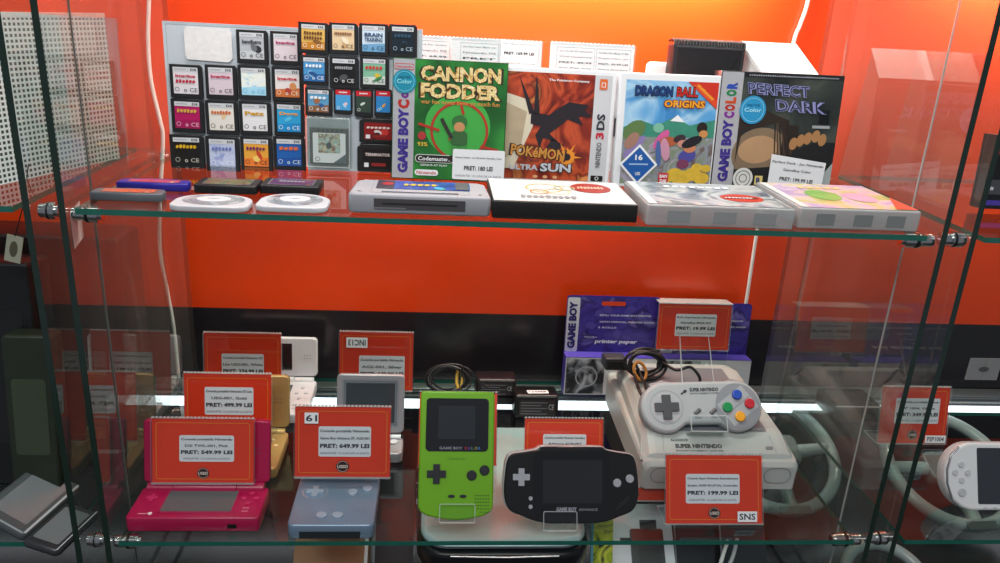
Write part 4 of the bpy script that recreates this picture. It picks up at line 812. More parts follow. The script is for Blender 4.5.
# ------------------------------------------------------------------ black landscape handheld
m, W, H = fit(503.5, 639, .72, onY(572, 524.5, .72).z, 27, (520, 445.5)); g = thing('handheld_console', m, 'black landscape handheld with silver grey buttons on a clear stand', 'handheld console')
def gba_outline(W, H):
    half = [(0, -.0), (.16, -.0), (.27, .03), (.36, .09), (.455, .16), (.497, .28), (.508, .45), (.50, .66), (.485, .82), (.45, .90), (.36, .925), (.27, .955), (.24, .99), (.20, 1.0), (0, 1.0)]
    R_ = [(W*x, H*y) for x, y in half]; L = [(-u, v) for u, v in half[::-1] for u, v in [(W*u, H*v)]]
    return R_[:-1] + L[:-1]
P = [(p.x, p.y) for p in spline([(u, v, 0) for u, v in gba_outline(W, H)]+[(0, 0, 0)], 3)][:-1]
a = MB(); a.prism(P, -.02, -.003, M('#cfd2d6', .3, .2), bev=.002, nb=2); a.build('rear_shell', g)
a = MB(); a.prism([(u*.985, H*.5+(v-H*.5)*.98) for u, v in P], -.004, .0005, M('#0f0f12', .28, 0, .5, coat=.3), bev=.0018, nb=2); a.build('front_shell', g)
s = MB(); P2 = rrect(-W*.285, H*.10, W*.285, H*.93, .006); s.prism(P2, .0005, .0010, M('#0b0b0e', .12, 0, .6, coat=.5)); s.text('GAME BOY', -W*.04, H*.195, H*.05, .0014, M('#a9a6b4', .4), width=W*.15, bold=.03); s.text('ADVANCE', W*.12, H*.19, H*.032, .0014, M('#8b8894', .4), width=W*.14); s.build('screen_lens', g)
s = MB(); s.rect(-W*.215, H*.27, W*.225, H*.82, .0012, M('#202226', .1, 0, .6, .06, 12, .5)); s.build('screen', g)
KG = M('#a9acb2', .35); s = MB(); dpad(s, -W*.375, H*.60, W*.062, .0005, KG, .003); s.build('direction_pad', g)
for (x, y) in ((.335, .53), (.43, .585)): s = MB(); s.prism(circ(W*x, H*y, W*.031, n=20), .0005, .0035, KG, bev=.0008); s.build('button', g)
for y in (.33, .225): s = MB(); s.prism(circ(-W*.305, H*y, W*.015, n=14), .0005, .002, KG); s.build('menu_button', g)
s = MB()
for i in range(5): s.line(W*.33+i*W*.018, H*.18+i*.002, W*.36+i*W*.018, H*.28+i*.002, .0008, .0007, M('#26262a', .4))
s.build('speaker', g)

# ------------------------------------------------------------------ grey console
def console():
    Yf = .798; bl = B(640, Yf, Z2); br = B(796, Yf, Z2)
    m, W, H = fitframe(bl, br, 0, None); g = thing('games_console', m, 'light grey games console with dark grey vents beneath the controller', 'games console')
    LG = M('#afb4b1', .42, 0, .5, .04, 50); DG = M('#74767c', .45, 0, .5, .04, 50)
    D = .235; a = MB(); sec = []   # (y, halfwidth, top z)
    prof = [(0.0, .47, .031), (.004, .488, .036), (.012, .497, .0385), (.05, .497, .042), (.215, .49, .046), (D-.006, .485, .044), (D, .47, .038)]
    vs = []; 
    for (y, hw, zt) in prof:
        hw *= W; b = .004
        ring = [(-hw, 0), (hw, 0), (hw+.001, zt-b*1.5), (hw-.001, zt-b*.5), (hw-b, zt), (-hw+b, zt), (-hw+.001, zt-b*.5), (-hw-.001, zt-b*1.5)]
        vs += [(u, y, z) for u, z in ring]
    n = 8; fs = [(k*n+i, k*n+(i+1) % n, (k+1)*n+(i+1) % n, (k+1)*n+i) for k in range(len(prof)-1) for i in range(n)]
    fs += [tuple(range(n-1, -1, -1)), tuple((len(prof)-1)*n+i for i in range(n))]
    a.add(vs, [f_[::-1] for f_ in fs], LG); a.build('lower_body', g)
    # raised upper body, sloping front
    a = MB(); prof = [(.008, .475, .037), (.011, .472, .043), (.038, .458, .056), (.046, .455, .0585), (.19, .43, .071), (.215, .42, .066), (.22, .41, .05)]; vs = []
    for (y, hw, zt) in prof:
        hw *= W; ring = [(-hw-.006, .034), (hw+.006, .034), (hw+.003, zt-.010), (hw-.004, zt-.002), (hw-.012, zt), (-hw+.012, zt), (-hw+.004, zt-.002), (-hw-.003, zt-.010)]
        vs += [(u, y, max(z, .034)) for u, z in ring]
    fs = [(k*n+i, k*n+(i+1) % n, (k+1)*n+(i+1) % n, (k+1)*n+i) for k in range(len(prof)-1) for i in range(n)]
    fs += [tuple(range(n-1, -1, -1)), tuple((len(prof)-1)*n+i for i in range(n))]
    a.add(vs, [f_[::-1] for f_ in fs], LG); a.build('upper_body', g)
    # dark inset deck on top
    def top(y): 
        for k in range(len(prof)-1):
            if prof[k][0] <= y <= prof[k+1][0]: t_ = (y-prof[k][0])/(prof[k+1][0]-prof[k][0]); return prof[k][2]+(prof[k+1][2]-prof[k][2])*t_
        return .07
    a = MB(); ys = [.040, .046, .19]; q = []
    for y in ys: hw = W*(.34 if y < .1 else .30); q += [(-hw, y, top(y)+.0008), (hw, y, top(y)+.0008)]
    a.add(q, [(0, 1, 3, 2), (2, 3, 5, 4)], DG); a.build('cartridge_deck', g)
    a = MB(); a.add([(-.06, .11, top(.11)+.0012), (.06, .11, top(.11)+.0012), (.06, .14, top(.14)+.0012), (-.06, .14, top(.14)+.0012)], [(0, 1, 2, 3)], M('#4d4e52', .4)); a.build('cartridge_flap', g)
    # sliding controls
    for q_, nm in ((-1, 'power_switch'), (1, 'reset_switch')):
        a = MB(); a.box(q_*W*.22-.008, q_*W*.22+.008, .0625, .0665, -.085, -.07, M('#6b6c72', .4), bev=.001); a.build(nm, g)
    # lettering on the front slope
    ang = math.atan2(.056-.043, .027); fm = Matrix.Translation((0, .011, .043)) @ Matrix.Rotation(-(PI/2-ang), 4, 'X')
    s = MB(); s.text('SUPER NINTENDO', -W*.13, .010, .0062, .0006, M('#45464a', .5), width=W*.30, bold=.05); s.text('ENTERTAINMENT SYSTEM', -W*.13, .0035, .0020, .0006, M('#45464a', .5), width=W*.30); s.rect(-W*.30, .017, -W*.19, .0205, .0006, M('#6a6b70', .5), .0015); s.text('Nintendo', -W*.245, .0187, .002, .0008, LG, width=W*.09); s.build('lettering', g, fm)
    s = MB(); s.box(W*.30, W*.345, .006, .010, 0, .0012, M('#7b7c80', .4), r=.001); s.build('power_lamp', g, fm)
    # seams, front ports
    for q_ in (-1, 1): s = MB(); s.line(q_*W*.36, .001, q_*W*.345, .026, .0005, .0008, M('#77787a', .5)); s.build('seam', g, fm)
    s = MB(); s.box(-W*.17, W*.17, .010, .030, 0, .0012, M('#8a8b8e', .45), bev=.0005); 
    s.build('port_panel', g)
    for x in (-.36, .36):
        s = MB(); s.frame(rrect(W*x-.017, .009, W*x+.017, .030, .0105, 6), .0006, .0009, M('#6a6b6e', .5)); s.build('port_outline', g)
    for x in (-.09, .09):
        s = MB(); s.box(W*x-.014, W*x+.014, .013, .027, .0012, .002, M('#3e3f42', .4), r=.004)
        for i in range(7): s.poly(circ(W*x-.010+i*.0033, .020, .0010, n=8), .0022, M('#b5a878', .3))
        s.build('controller_port', g)
    for x in (-.42, .42):
        for y in (.03, .2): s = MB(); s.cyl((W*x, y, -.0), (W*x, y, .003), .006, BLACK); 
    return m, W
CM, CWID = console()

# controller
m, W, H = fit(643.5, 766, .826, onY(661, 434, .826).z, 38, (650, 376), zr=onY(740, 430.5, .826).z); g = thing('game_controller', m, 'grey dog bone game controller with green, blue, red and yellow buttons', 'game controller')
R1 = W*.207; H = R1*2; cl = (-W/2+R1, R1); cr = (W/2-R1, R1)
P = []
for t_ in range(-64, 65, 8): P.append((cr[0]+R1*math.cos(math.radians(t_)), cr[1]+R1*math.sin(math.radians(t_))))
for t_ in range(64, 128, 8): P.append((cr[0]+R1*math.cos(math.radians(t_)), cr[1]+R1*math.sin(math.radians(t_))))
P = [p for p in P if p[1] < cr[1]+R1*.999 or p[0] >= cr[0]]
P = []
for t_ in range(-110, 91, 10): P.append((cr[0]+R1*math.cos(math.radians(t_)), cr[1]+R1*math.sin(math.radians(t_))))
for t_ in range(90, 291, 10): P.append((cl[0]+R1*math.cos(math.radians(t_)), cl[1]+R1*math.sin(math.radians(t_))))
P += [(cl[0]+R1*.75, cl[1]-R1*.66), (cr[0]-R1*.75, cr[1]-R1*.66)]
LGC = M('#a8aaad', .4, 0, .5, .03, 60)
a = MB(); a.prism(P, -.022, 0, LGC, bev=.004, nb=3); a.build('housing', g)
s = MB(); s.prism([(cr[0]+(R1*.88)*math.cos(t_), cr[1]+(R1*.88)*math.sin(t_)) for t_ in [2*PI*i/36 for i in range(36)]], 0, .0006, M('#85868c', .4)); s.build('button_plate', g)
s = MB(); a2 = .62
for q in (-1, 1):
    ou, ov = -q*math.sin(a2)*R1*.36, q*math.cos(a2)*R1*.36; L = R1*.34; du, dv = math.cos(a2)*L, math.sin(a2)*L
    s.line(cr[0]+ou*.75-du*1.9, cr[1]+ov*.75-dv*1.9, cr[0]+ou*.75+du*1.9, cr[1]+ov*.75+dv*1.9, R1*.50, .0008, M('#a4a5aa', .4))
s.build('button_groove', g)
for nm, c, x, y in (('green_button', '#0f8a4a', -.44, -.06), ('blue_button', '#1f4ab0', .0, .42), ('red_button', '#c21f30', .46, .06), ('yellow_button', '#f0a41c', .02, -.44)):
    s = MB(); s.prism(circ(cr[0]+R1*x, cr[1]+R1*y, R1*.2, n=22), .0008, .0045, M(c, .25, coat=.4), bev=.0012, nb=3); o = s.build('button', g); o['label'] = nm.replace('_', ' ')
s = MB(); s.frame(circ(cl[0], cl[1], R1*.66, n=32), .0007, .0004, M('#8e8f94', .4)); s.poly(circ(cl[0], cl[1], R1*.62, n=32), .0003, M('#abacb0', .4)); s.build('pad_dish', g)
s = MB(); dpad(s, cl[0], cl[1], R1*.47, .0004, M('#36373c', .4), .0035); s.build('direction_pad', g)
for x in (-.045, .085):
    s = MB(); q = Vector((math.cos(.65), math.sin(.65)))*W*.028; c = (W*x, H*.40); s.tube([(c[0]-q.x, -.0012, c[1]-q.y), (c[0]+q.x, -.0012, c[1]+q.y)], .0024, M('#5c5d62', .45), 10); s.build('menu_button', g)
s = MB(); s.text('SUPER NINTENDO', W*.03, H*.83, H*.075, .0005, M('#3f4046', .4), width=W*.24, bold=.05); s.text('ENTERTAINMENT SYSTEM', W*.03, H*.755, H*.03, .0005, M('#3f4046', .4), width=W*.24); s.poly(circ(-W*.13, H*.80, H*.045, H*.03, 14, .5), .0005, INK); s.poly(circ(-W*.155, H*.76, H*.03, H*.02, 12, .5), .0006, INK)
s.text('SELECT', -W*.04, H*.28, H*.03, .0005, M('#6e6f76', .4), width=W*.06); s.text('START', W*.09, H*.28, H*.03, .0005, M('#6e6f76', .4), width=W*.05); s.build('lettering', g)
for q in (cl, cr):
    s = MB(); s.tube([(q[0]-R1*.5, .011, q[1]+R1*.86), (q[0], .011, q[1]+R1*1.01), (q[0]+R1*.5, .011, q[1]+R1*.86)], .004, M('#8c8d92', .4), 8); s.build('shoulder_button', g)
CMAT, CW_, CH_ = m, W, H
# easel for the controller
m, W, H = fit(691, 728, .819, onY(708, 432, .819).z, 38, (690, 415)); g = thing('acrylic_easel', m, 'tall clear easel holding the game controller on the grey console', 'stand')
a = MB(); a.frame(rrect(-W/2, 0, W/2, H, .001), .0012, .0020, ACRE); a.prism(rrect(-W/2, 0, W/2, H, .002, 3), 0, .0018, ACR, ACRE); a.build('front_lip', g)
a = MB(); a.prism(rrect(-W/2, 0, W/2, .0018, 0), -.026, 0, ACR, ACRE, smooth=False); a.build('foot', g)
tu, tv = hit(m, 705, 335, -.026); a = MB(); a.prism([(-W*.5, 0), (W*.5, 0), (W*.42, tv), (-W*.42, tv)], -.0278, -.026, ACR, ACRE, smooth=False); a.frame([(-W*.5, 0), (W*.5, 0), (W*.42, tv), (-W*.42, tv)], .0011, -.0258, ACRE); a.build('back_rest', g)

# controller cable (coiled and tied)
def bundle(center, R_, n, r, seed, flat=.5, tilt=0):
    rnd = random.Random(seed); P = []
    for i in range(n*12):
        a_ = 2*PI*i/12; k = 1+.18*math.sin(i*.37+seed); x = R_*k*math.cos(a_); z = R_*k*math.sin(a_)*flat
        P.append(Vector((center[0]+x, center[1]+math.sin(i*.23)*R_*.25+z*tilt, center[2]+z+rnd.uniform(-1, 1)*R_*.05)))
    return P
CB = M('#1d1d20', .4)
c = onY(645, 364, .96); c.z = max(c.z, Z2+.085)
g = thing('controller_cable', Matrix.Translation(c), 'black controller cable coiled and tied on top of the grey console', 'cable')
def rel(P): return [Vector(p)-c for p in P]
a = MB(); P = bundle(c, .024, 6, .0022, 3, .66, .3); a.tube(rel(spline(P, 2)), .0021, CB, 8); a.build('coil', g)

for dx_, dy_ in ((0, 0), (4, -2), (8, 1), (11, 5)): a.tube(rel(spline([onY(634+dx_, 366+dy_, .955), onY(637+dx_, 380+dy_, .94), onY(644+dx_*.8, 392+dy_, .91), onY(650+dx_*.6, 401+dy_, .895)], 5)), .0019, CB, 8)
pe = onY(700, 383, .93); a = MB(); a.tube(rel(spline([P[-1], c+Vector((.02, 0, .004)), onY(676, 370, .93), onY(690, 367, .93), onY(699, 376, .925), pe, onY(701, 392, .91)], 6)), .0021, CB, 8)
a.tube(rel(spline([c+Vector((-.018, 0, 0)), onY(636, 380, .93), onY(640, 392, .90), onY(648, 402, .885)], 5)), .0021, CB, 8)
a.tube(rel(spline([c+Vector((-.012, 0, -.002)), onY(644, 382, .925), onY(648, 394, .895), onY(656, 404, .885)], 5)), .0021, CB, 8); a.build('lead', g)
a = MB(); t0 = onY(640, 371, .945)-c; a.tube([t0+Vector((.009*math.cos(q), .006*math.sin(q), .010*math.sin(q)+.006*math.cos(q)*-.6)) for q in [2*PI*i/16 for i in range(16)]], .0022, M('#c8853a', .5), 8, closed=True); a.build('cable_tie', g)
m, W, H = fit(605, 627, .975, Z2+.072, 8, (605, 356)); m2 = Matrix.Translation(-c) @ m; a = MB(); a.box(-W/2, W/2, 0, .018, -.03, 0, M('#37383c', .45), bev=.002, r=.003); a.box(-W/2+.003, W/2-.003, .004, .014, 0, .004, BLACK); a.build('plug', g, m2)

# ------------------------------------------------------------------ adapters
def adapter(f, label, sticker, col):
    m, W, H = f; T = .042; g = thing('power_adapter', m, label, 'power adapter'); a = MB(); a.prism(rrect(-W/2, 0, W/2, H, .004, 4), -T, 0, col, bev=.004, nb=3); a.build('housing', g)
    s = MB(); s.rect(-W*.40, H*.10, W*.42, H*.80, .0003, M('#2a2629', .4), .001)
    for i in range(5): s.rect(-W*.36, H*(.18+.12*i), W*(.24-.14*(i % 2)), H*(.22+.12*i), .0004, M('#6c6c70', .5))
    s.text('CE', W*.33, H*.5, H*.24, .0005, M('#9a9a9e', .5), width=W*.12); s.build('rating_label', g)
    s = MB(); s.cyl((-W*.18, T, H*.6), (-W*.18, T+.012, H*.6), .002, CHROME); s.build('pin', g)
    s = MB(); s.cyl((W*.18, T, H*.6), (W*.18, T+.012, H*.6), .002, CHROME); s.build('pin', g)
    if sticker:
        q = Matrix.Translation((0, .006, H+.0004)) @ Matrix.Rotation(-PI/2, 4, 'X') @ Matrix.Rotation(-.05, 4, 'Y')
        s = MB(); s.prism(rrect(-W*.20, 0, W*.28, .013), 0, .0004, WHITE); s.text(sticker, W*.04, .0065, .005, .0006, INK, width=W*.4, bold=.03); s.build('sticker', g, q)
if 'rail':
    root = thing('plastic_riser', Matrix.Translation(B(495, 1.005, Z2)), 'low dark riser block under the dark brown power adapter', 'riser'); a = MB(); a.box(-.026, .026, 0, .0118, -.04, -.001, M('#1a1a1c', .4), bev=.001); a.build('block', root); a = MB(); a.box(-.024, .024, .002, .010, -.001, -.0004, M('#26262a', .4)); a.build('front_face', root)
adapter(fit(475, 516, 1.005, Z2+.012, 8, (475, 379)), 'dark brown power adapter at the back beside the coiled black cable', None, M('#23171a', .35))
adapter(fit(514, 558, .965, Z2+.001, 8, (514, 395)), 'black power adapter with small white sticker left of the purple box', '1 x CHNP', M('#121214', .35))
c = onY(448, 379, .99)
g = thing('adapter_cable', Matrix.Translation(c), 'thin black cable coiled beside the dark brown power adapter, yellow tie', 'cable')
a = MB(); P = bundle(c, .027, 5, .0015, 9, .62, .5)
P = [p for p in P]; a.tube(rel(spline(P, 2)), .0016, CB, 8); a.tube(rel(spline([P[-1], c+Vector((.02, 0, .018)), c+Vector((.034, -.004, .012)), c+Vector((.045, 0, -.004)), c+Vector((.056, 0, -.012))], 5)), .0016, CB, 8); a.build('coil', g)
a = MB(); a.tube([Vector((.016+.004*math.cos(q), .009*math.sin(q), .011*math.sin(q))) for q in [2*PI*i/14 for i in range(14)]], .0022, M('#c9a23a', .5), 8, closed=True); a.build('cable_tie', g)

# ------------------------------------------------------------------ purple printer paper boxes
def paper_box(pl, pr, Y, top, label, letter=True, yb=None):
    m, W, H = fit(pl, pr, Y, Z2+.0015, 4, top); g = thing('printer_paper_box', m, label, 'box', 'purple hanging boxes of printer paper')
    PU = pattern('purple_print', ['#2c1d6e', '#3a2a8c', '#43369a', '#2a1c68', '#6a62b0'], 24, 3); hb = H*.40
    a = MB(); P = rrect(-W/2, 0, W/2, H, .005, 4); a.prism(P, -.0012, 0, M('#35258a', .35)); a.prism(rrect(-W/2, .0005, W/2, hb, 0), 0, .024, M('#d6d6dc', .4), M('#5546b0', .4)); a.build('carton', g)
    s = MB(); s.rect(-W/2+.001, hb+.001, W/2-.001, H-.002, .0003, PU, .004); 
    s.rect(-W*.13, H*.90, W*.13, H*.945, .0006, M('#e0431a', .4), .0025)
    rnd = random.Random(5)
    for i in range(9): s.poly(circ(W*rnd.uniform(-.25, .42), H*rnd.uniform(.5, .9), W*.06, W*.045, 6, rnd.random()*3), .0005, M('#4f449e', .4))
    s.text('REFILL YOUR GAME BOY PRINTER', W*.14, H*.80, H*.018, .0008, PAPER, width=W*.56); s.text('WITH OFFICIAL PRINTER PAPER', W*.16, H*.73, H*.018, .0008, PAPER, width=W*.6); s.text('3 ROLLS', -W*.05, H*.67, H*.018, .0008, PAPER, width=W*.2)
    s.text('Game Boy', -W*.22, H*.565, H*.018, .0008, PAPER, width=W*.14); s.text('printer paper', W*.06, H*.515, H*.050, .0008, WHITE, width=W*.46, bold=.04, shear=.2)
    if letter: s.rect(-W/2+.001, hb+.001, -W*.36, H-.003, .0006, M('#d9dae0', .4), .003); s.text('GAME BOY', -W*.43, H*.69, W*.085, .0009, M('#2a1f70', .4), width=H*.5, rot=PI/2, bold=.06)
    s.build('header_print', g)
    s = MB(); s.rect(-W/2+.0015, .002, -W*.08, hb-.002, .0243, pattern('printer_photo', ['#101014', '#2a2b30', '#8a8c94', '#c4c6cc'], 40, 2)); s.frame(circ(-W*.27, hb*.5, W*.12, hb*.28, 20, .4), .002, .0246, M('#a9abb3', .4)); s.text('Pr', W*.02, hb*.22, hb*.2, .0246, M('#2a1f70', .4), width=W*.1, bold=.05); s.line(W*.02, hb*.8, W*.14, hb*.55, .003, .0246, BLACK); s.build('front_print', g)
    s = MB(); s.add([(-W/2, -.0242, hb+.0008), (W/2, -.0242, hb+.0008), (W/2, -.0003, hb+.0008), (-W/2, -.0003, hb+.0008)], [(0, 1, 2, 3)], M('#5546b0', .4)); s.text('', 0, 0, .01, 0, WHITE) if False else None; s.build('box_top', g)
paper_box(561, 651, 1.058, (563, 295), 'purple hanging box of printer paper with white lettered strip, left of the two')
paper_box(656, 741, 1.066, (665, 302), 'purple hanging box of printer paper behind the folded price card', letter=True)

# ------------------------------------------------------------------ below the lower shelf
def under():
    # tan carton
    zf = .93; f = fit(291, 366, .76, .905, 50, (291, 478)); m, W, H = f; m2 = m.copy()
    g = thing('cardboard_box', m, 'tan cardboard box seen through the glass below the light blue handheld', 'box')
    a = MB(); a.box(-W/2, W/2, -.10, H, -.055, 0, M('#a9805e', .6, 0, .4, .1, 20)); a.build('carton', g)
    s = MB(); s.rect(W/2-.004, -.10, W/2, H, .0004, WHITE); s.build('white_edge', g)
    s = MB(); s.frame(circ(W*.36, -.012, .024, n=24)[:0] or circ(W*.22, -.004, .022, n=24), .0006, .0005, M('#5a463c', .5)); s.rect(W*.02, -.012, W*.42, .004, .0006, M('#7a6458', .5)); s.text('USED', W*.22, -.004, .008, .0008, M('#c9b09c', .5), width=W*.34); s.build('stamp', g)
    # silver zip case
    m, W, H = fit(420, 589, .735, onY(505, 540, .735).z, 86, (428, 425)); g = thing('silver_carry_case', m, 'pale silver blue rounded case with black rim below the lime green handheld', 'case')
    a = MB(); a.prism(rrect(-W/2, -.004, W/2, H, .03, 6), -.012, 0, M('#c3d2dc', .25, .1, .5, .05, 10, .3), bev=.006, nb=4); a.build('lid', g)
    a = MB(); a.prism(rrect(-W/2-.004, -.010, W/2+.004, H+.004, .034, 6), -.040, -.012, M('#131417', .3), bev=.006, nb=3); a.build('lower_shell', g)
    s = MB(); s.tube([(-W*.32, .014, -.0105), (0, .014, -.0125), (W*.32, .014, -.0105)], .0014, CHROME, 8); s.build('trim_strip', g)
    s = MB()
    for i in range(2):
        for j in range(6): s.poly(circ(W*.02+j*.005, .03+i*.005, .0008, n=6), .0004, WHITE)
    s.build('dots', g)
    bt = m.translation.z-.045; q, _, _ = fitframe(Vector((m.translation.x-.07, .745, Z3)), Vector((m.translation.x+.07, .745, Z3)), 0)
    g = thing('game_carton', q, 'red and blue printed carton underneath the silver carry case', 'box')
    a = MB(); a.box(-.075, .075, 0, bt-Z3, -.12, 0, pattern('carton_print', ['#b01c2a', '#2a3a9a', '#c8c8d0', '#b01c2a'], 18, 2)); a.build('carton', g); a = MB(); a.rect(-.06, .006, .06, bt-Z3-.006, .0004, M('#a81c2c', .4)); a.build('front_print', g)
    # white box with adapter picture
    m, W, H = fit(604, 677, .775, Z2-.115, 45, (608, 504))
    g = thing('charger_box', m, 'white box with black charger picture below the glass, left of the SNS card', 'box')
    a = MB(); a.box(-W/2, W/2, -.06, H, -.03, 0, M('#d8dce4', .4)); a.build('carton', g)
    s = MB(); s.rect(-W*.40, H*.86, -W*.22, H*.96, .0004, M('#b03034', .4)); s.text('USB CHARGER', -W*.42, H*.45, .005, .0005, GREYINK, width=H*.5, rot=PI/2); s.build('print', g)
    s = MB(); s.box(-W*.10, W*.36, -.05, H*.66, .0, .002, M('#26282c', .35), r=.003); s.box(W*.05, W*.28, H*.66, H*.78, 0, .0015, M('#303338', .35)); s.box(-W*.24, -W*.10, H*.50, H*.54, 0, .001, BLACK); s.rect(W*.0, H*.05, W*.3, H*.4, .0023, M('#1a1c20', .4)); s.build('charger_picture', g)
    m, W, H = fit(598, 664, .80, onY(631, 498, .80).z, 30, (598, 484))
    g = thing('price_strip', m, 'red and white price strip with round badge just above the charger box', 'price strip')
    a = MB(); a.box(-W/2, W/2, -.004, H+.006, -.02, 0, M('#cfd2d6', .45)); a.build('backing', g)
    s = MB(); s.rect(-W/2, -.003, W/2, H*.75, .0003, RED); s.poly(circ(W*.05, H*.32, .006), .0005, M('#3a1512', .4)); s.text('USED', W*.05, H*.32, .003, .0007, PAPER, width=.010); s.text('PRET: 49.99 LEI', 0, H+.001, .003, .0005, GREYINK, width=W*.6); s.build('print', g)
    # yellow green bag sliver
    m, W, H = fit(590, 612, .77, Z2-.11, 20, (590, 520)); g = thing('game_magazine', m, 'yellow green printed booklet standing beside the charger box below the glass', 'booklet')
    a = MB(); a.box(-W/2, W/2, -.02, H, -.004, 0, pattern('lime_print', ['#1c2a1c', '#a8b82a', '#d8d84a', '#2a3a2a', '#3a8aa8'], 35, 3)); a.build('cover', g); a = MB(); a.box(-W/2, -W/2+.003, -.02, H, 0, .0006, M('#5aa0b8', .4)); a.build('spine', g)
    # dark boxes standing under the console
    for i, (pl, pr, tp, c, la) in enumerate(((676, 716, (686, 480), '#33373c', 'dark grey upright box with light edges below the red card'), (722, 768, (738, 478), '#2e3136', 'dark grey upright box under the right end of the grey console'), (372, 412, (372, 470), '#35292c', 'dark maroon flat box below the shelf between the handhelds'))):
        m, W, H = fit(pl, pr, .80, Z2-.13, 35, tp); g = thing('storage_box', m, la, 'box'); a = MB(); a.box(-W/2, W/2, -.046, H, -.03, 0, M(c, .3, 0, .5, .1, 20)); a.build('carton', g); s = MB(); s.rect(-W/2, -.04, -W/2+.0022, H, .0004, M('#8d9498', .35)); s.build('light_edge', g)
    c0 = onZ(735, 600, Z3+.02)
    cable([onY(x, y, yy) for x, y, yy in ((728, 540, .80), (723, 555, .79), (715, 585, .77), (705, 640, .75))], .0026, CW, 'charging_cable', 'white cable hanging below the red SNS card, left of the pair')
    cable([onY(x, y, yy) for x, y, yy in ((737, 538, .80), (733, 556, .79), (722, 585, .77), (712, 640, .75))], .0026, M('#b9bcbe', .4), 'charging_cable', 'grey cable hanging below the red SNS card, right of the pair')
under()

# white racing wheels under the glass on the right
def wheel(px, py, zc, R_, label, tilt=62, r=.0095):
    c = onZ(px, py, zc); u = Vector((1, .05, 0)).normalized(); m, _, _ = fitframe(c-u*.01, c+u*.01, tilt)
    g = thing('toy_steering_wheel', m, label, 'steering wheel', 'white racing wheels below the glass')
    WM = M('#9fa6a8', .3, 0, .5, .04, 30, .3); a = MB(); a.tube([(R_*math.cos(t_), 0, R_*math.sin(t_)) for t_ in [2*PI*i/48 for i in range(48)]], r, WM, 12, closed=True); a.build('rim', g)
    h = MB(); h.prism(rrect(-R_*.42, -R_*.26, R_*.42, R_*.26, R_*.12), -.012, .010, M('#6c7274', .35), bev=.003); h.build('hub', g)
    for q in (-1, 1): s = MB(); s.tube([(q*R_*.4, 0, 0), (q*R_*.97, 0, R_*.06)], .011, WM, 10, r1=.008); s.build('spoke', g)
    s = MB(); s.tube([(0, 0, -R_*.25), (0, 0, -R_*.97)], .012, WM, 10, r1=.009); s.build('spoke', g)
    s = MB(); s.box(-R_*.25, R_*.25, -R_*1.10, -R_*.97, .0085, .0095, M('#5c6264', .4), r=.002); s.build('grip_plate', g)
wheel(772, 452, Z2-.09, .098, 'white plastic toy steering wheel below the glass beside the grey console')
wheel(948, 468, Z2-.09, .094, 'white plastic toy steering wheel below the glass under the white handheld')
wheel(888, 585, Z2-.13, .055, 'white plastic toy steering wheel at the bottom right picture edge', r=.008)

# ------------------------------------------------------------------ right neighbour
m, W, H = fit(946, 1085, onZ(1000, 511, Z2+.003).y, Z2+.003, 24, (944, 442)); g = thing('handheld_console', m, 'white wide handheld with large dark screen at the right picture edge', 'handheld console')
P = rrect(-W/2, 0, W/2, H, H*.48, 10); P = [(u, H/2+(v-H/2)*(1 if abs(u) > W*.3 else .99)) for u, v in P]
PW = M('#dfe0e2', .28, 0, .5, .02, 40, .3); a = MB(); a.prism(P, -.018, 0, PW, bev=.003, nb=3); a.build('housing', g)
s = MB(); s.prism(rrect(-W*.27, H*.1, W*.27, H*.92, .002), 0, .0006, M('#2a2f36', .1, 0, .7, .2, 9, .6)); s.build('screen', g)
for q in ((0, .1), (0, -.1), (.05, 0), (-.05, 0)):
    s = MB(); s.prism(circ(-W*.385+W*q[0]*.9, H*.56+H*q[1]*1.15, W*.021, n=14), 0, .0016, M('#c3c5c9', .35), bev=.0004); s.build('direction_button', g)
s = MB(); s.prism(circ(-W*.385, H*.27, W*.028, n=18), 0, .002, M('#b9bbbf', .4), bev=.0005); s.build('thumb_nub', g)
for q in ((0, .1), (0, -.1), (.05, 0), (-.05, 0)):
    s = MB(); s.prism(circ(W*.385+W*q[0]*.9, H*.56+H*q[1]*1.15, W*.021, n=14), 0, .0016, M('#c3c5c9', .35), bev=.0004); s.build('action_button', g)
s = MB(); s.tube([(-W*.40, -.0008, H*.93), (-W*.455, -.0008, H*.82), (-W*.487, -.0008, H*.6), (-W*.487, -.0008, H*.4), (-W*.455, -.0008, H*.16), (-W*.40, -.0008, H*.06)], .0012, M('#9c9fa3', .2, .6), 6); s.build('silver_trim', g)
for i in range(3): s = MB(); s.prism(circ(-W*.22+i*W*.07, H*.05, W*.012, W*.006, 10), 0, .0012, M('#c3c5c9', .35)); s.build('menu_button', g)
easel(985, 1020, .765, (984, 496), None, 'small clear easel under the white wide handheld', zb=Z2+.001, up=.06)
m, W, H = fit(964.8, 996.5, YW-.002, onY(980, 380, YW-.002).z, 0, (964.8, 358)); g = tag(thing('wall_sticker', m, 'x', 'sticker'), 'grey square sticker with dark smudge on the black wall at the right', 'sticker'); a = MB(); a.box(-W/2, W/2, 0, H, -.001, 0, M('#8f8c90', .5)); a.build('paper', g); a = MB(); a.poly(circ(0, H*.5, W*.16, H*.12), .0003, M('#55515a', .5)); a.line(0, .002, 0, H-.002, .0005, .0004, M('#5a565c', .5)); a.build('mark', g)
f = fit(832, 872, .93, Z2+.016, 90, (822, 394)); m, W, H = f
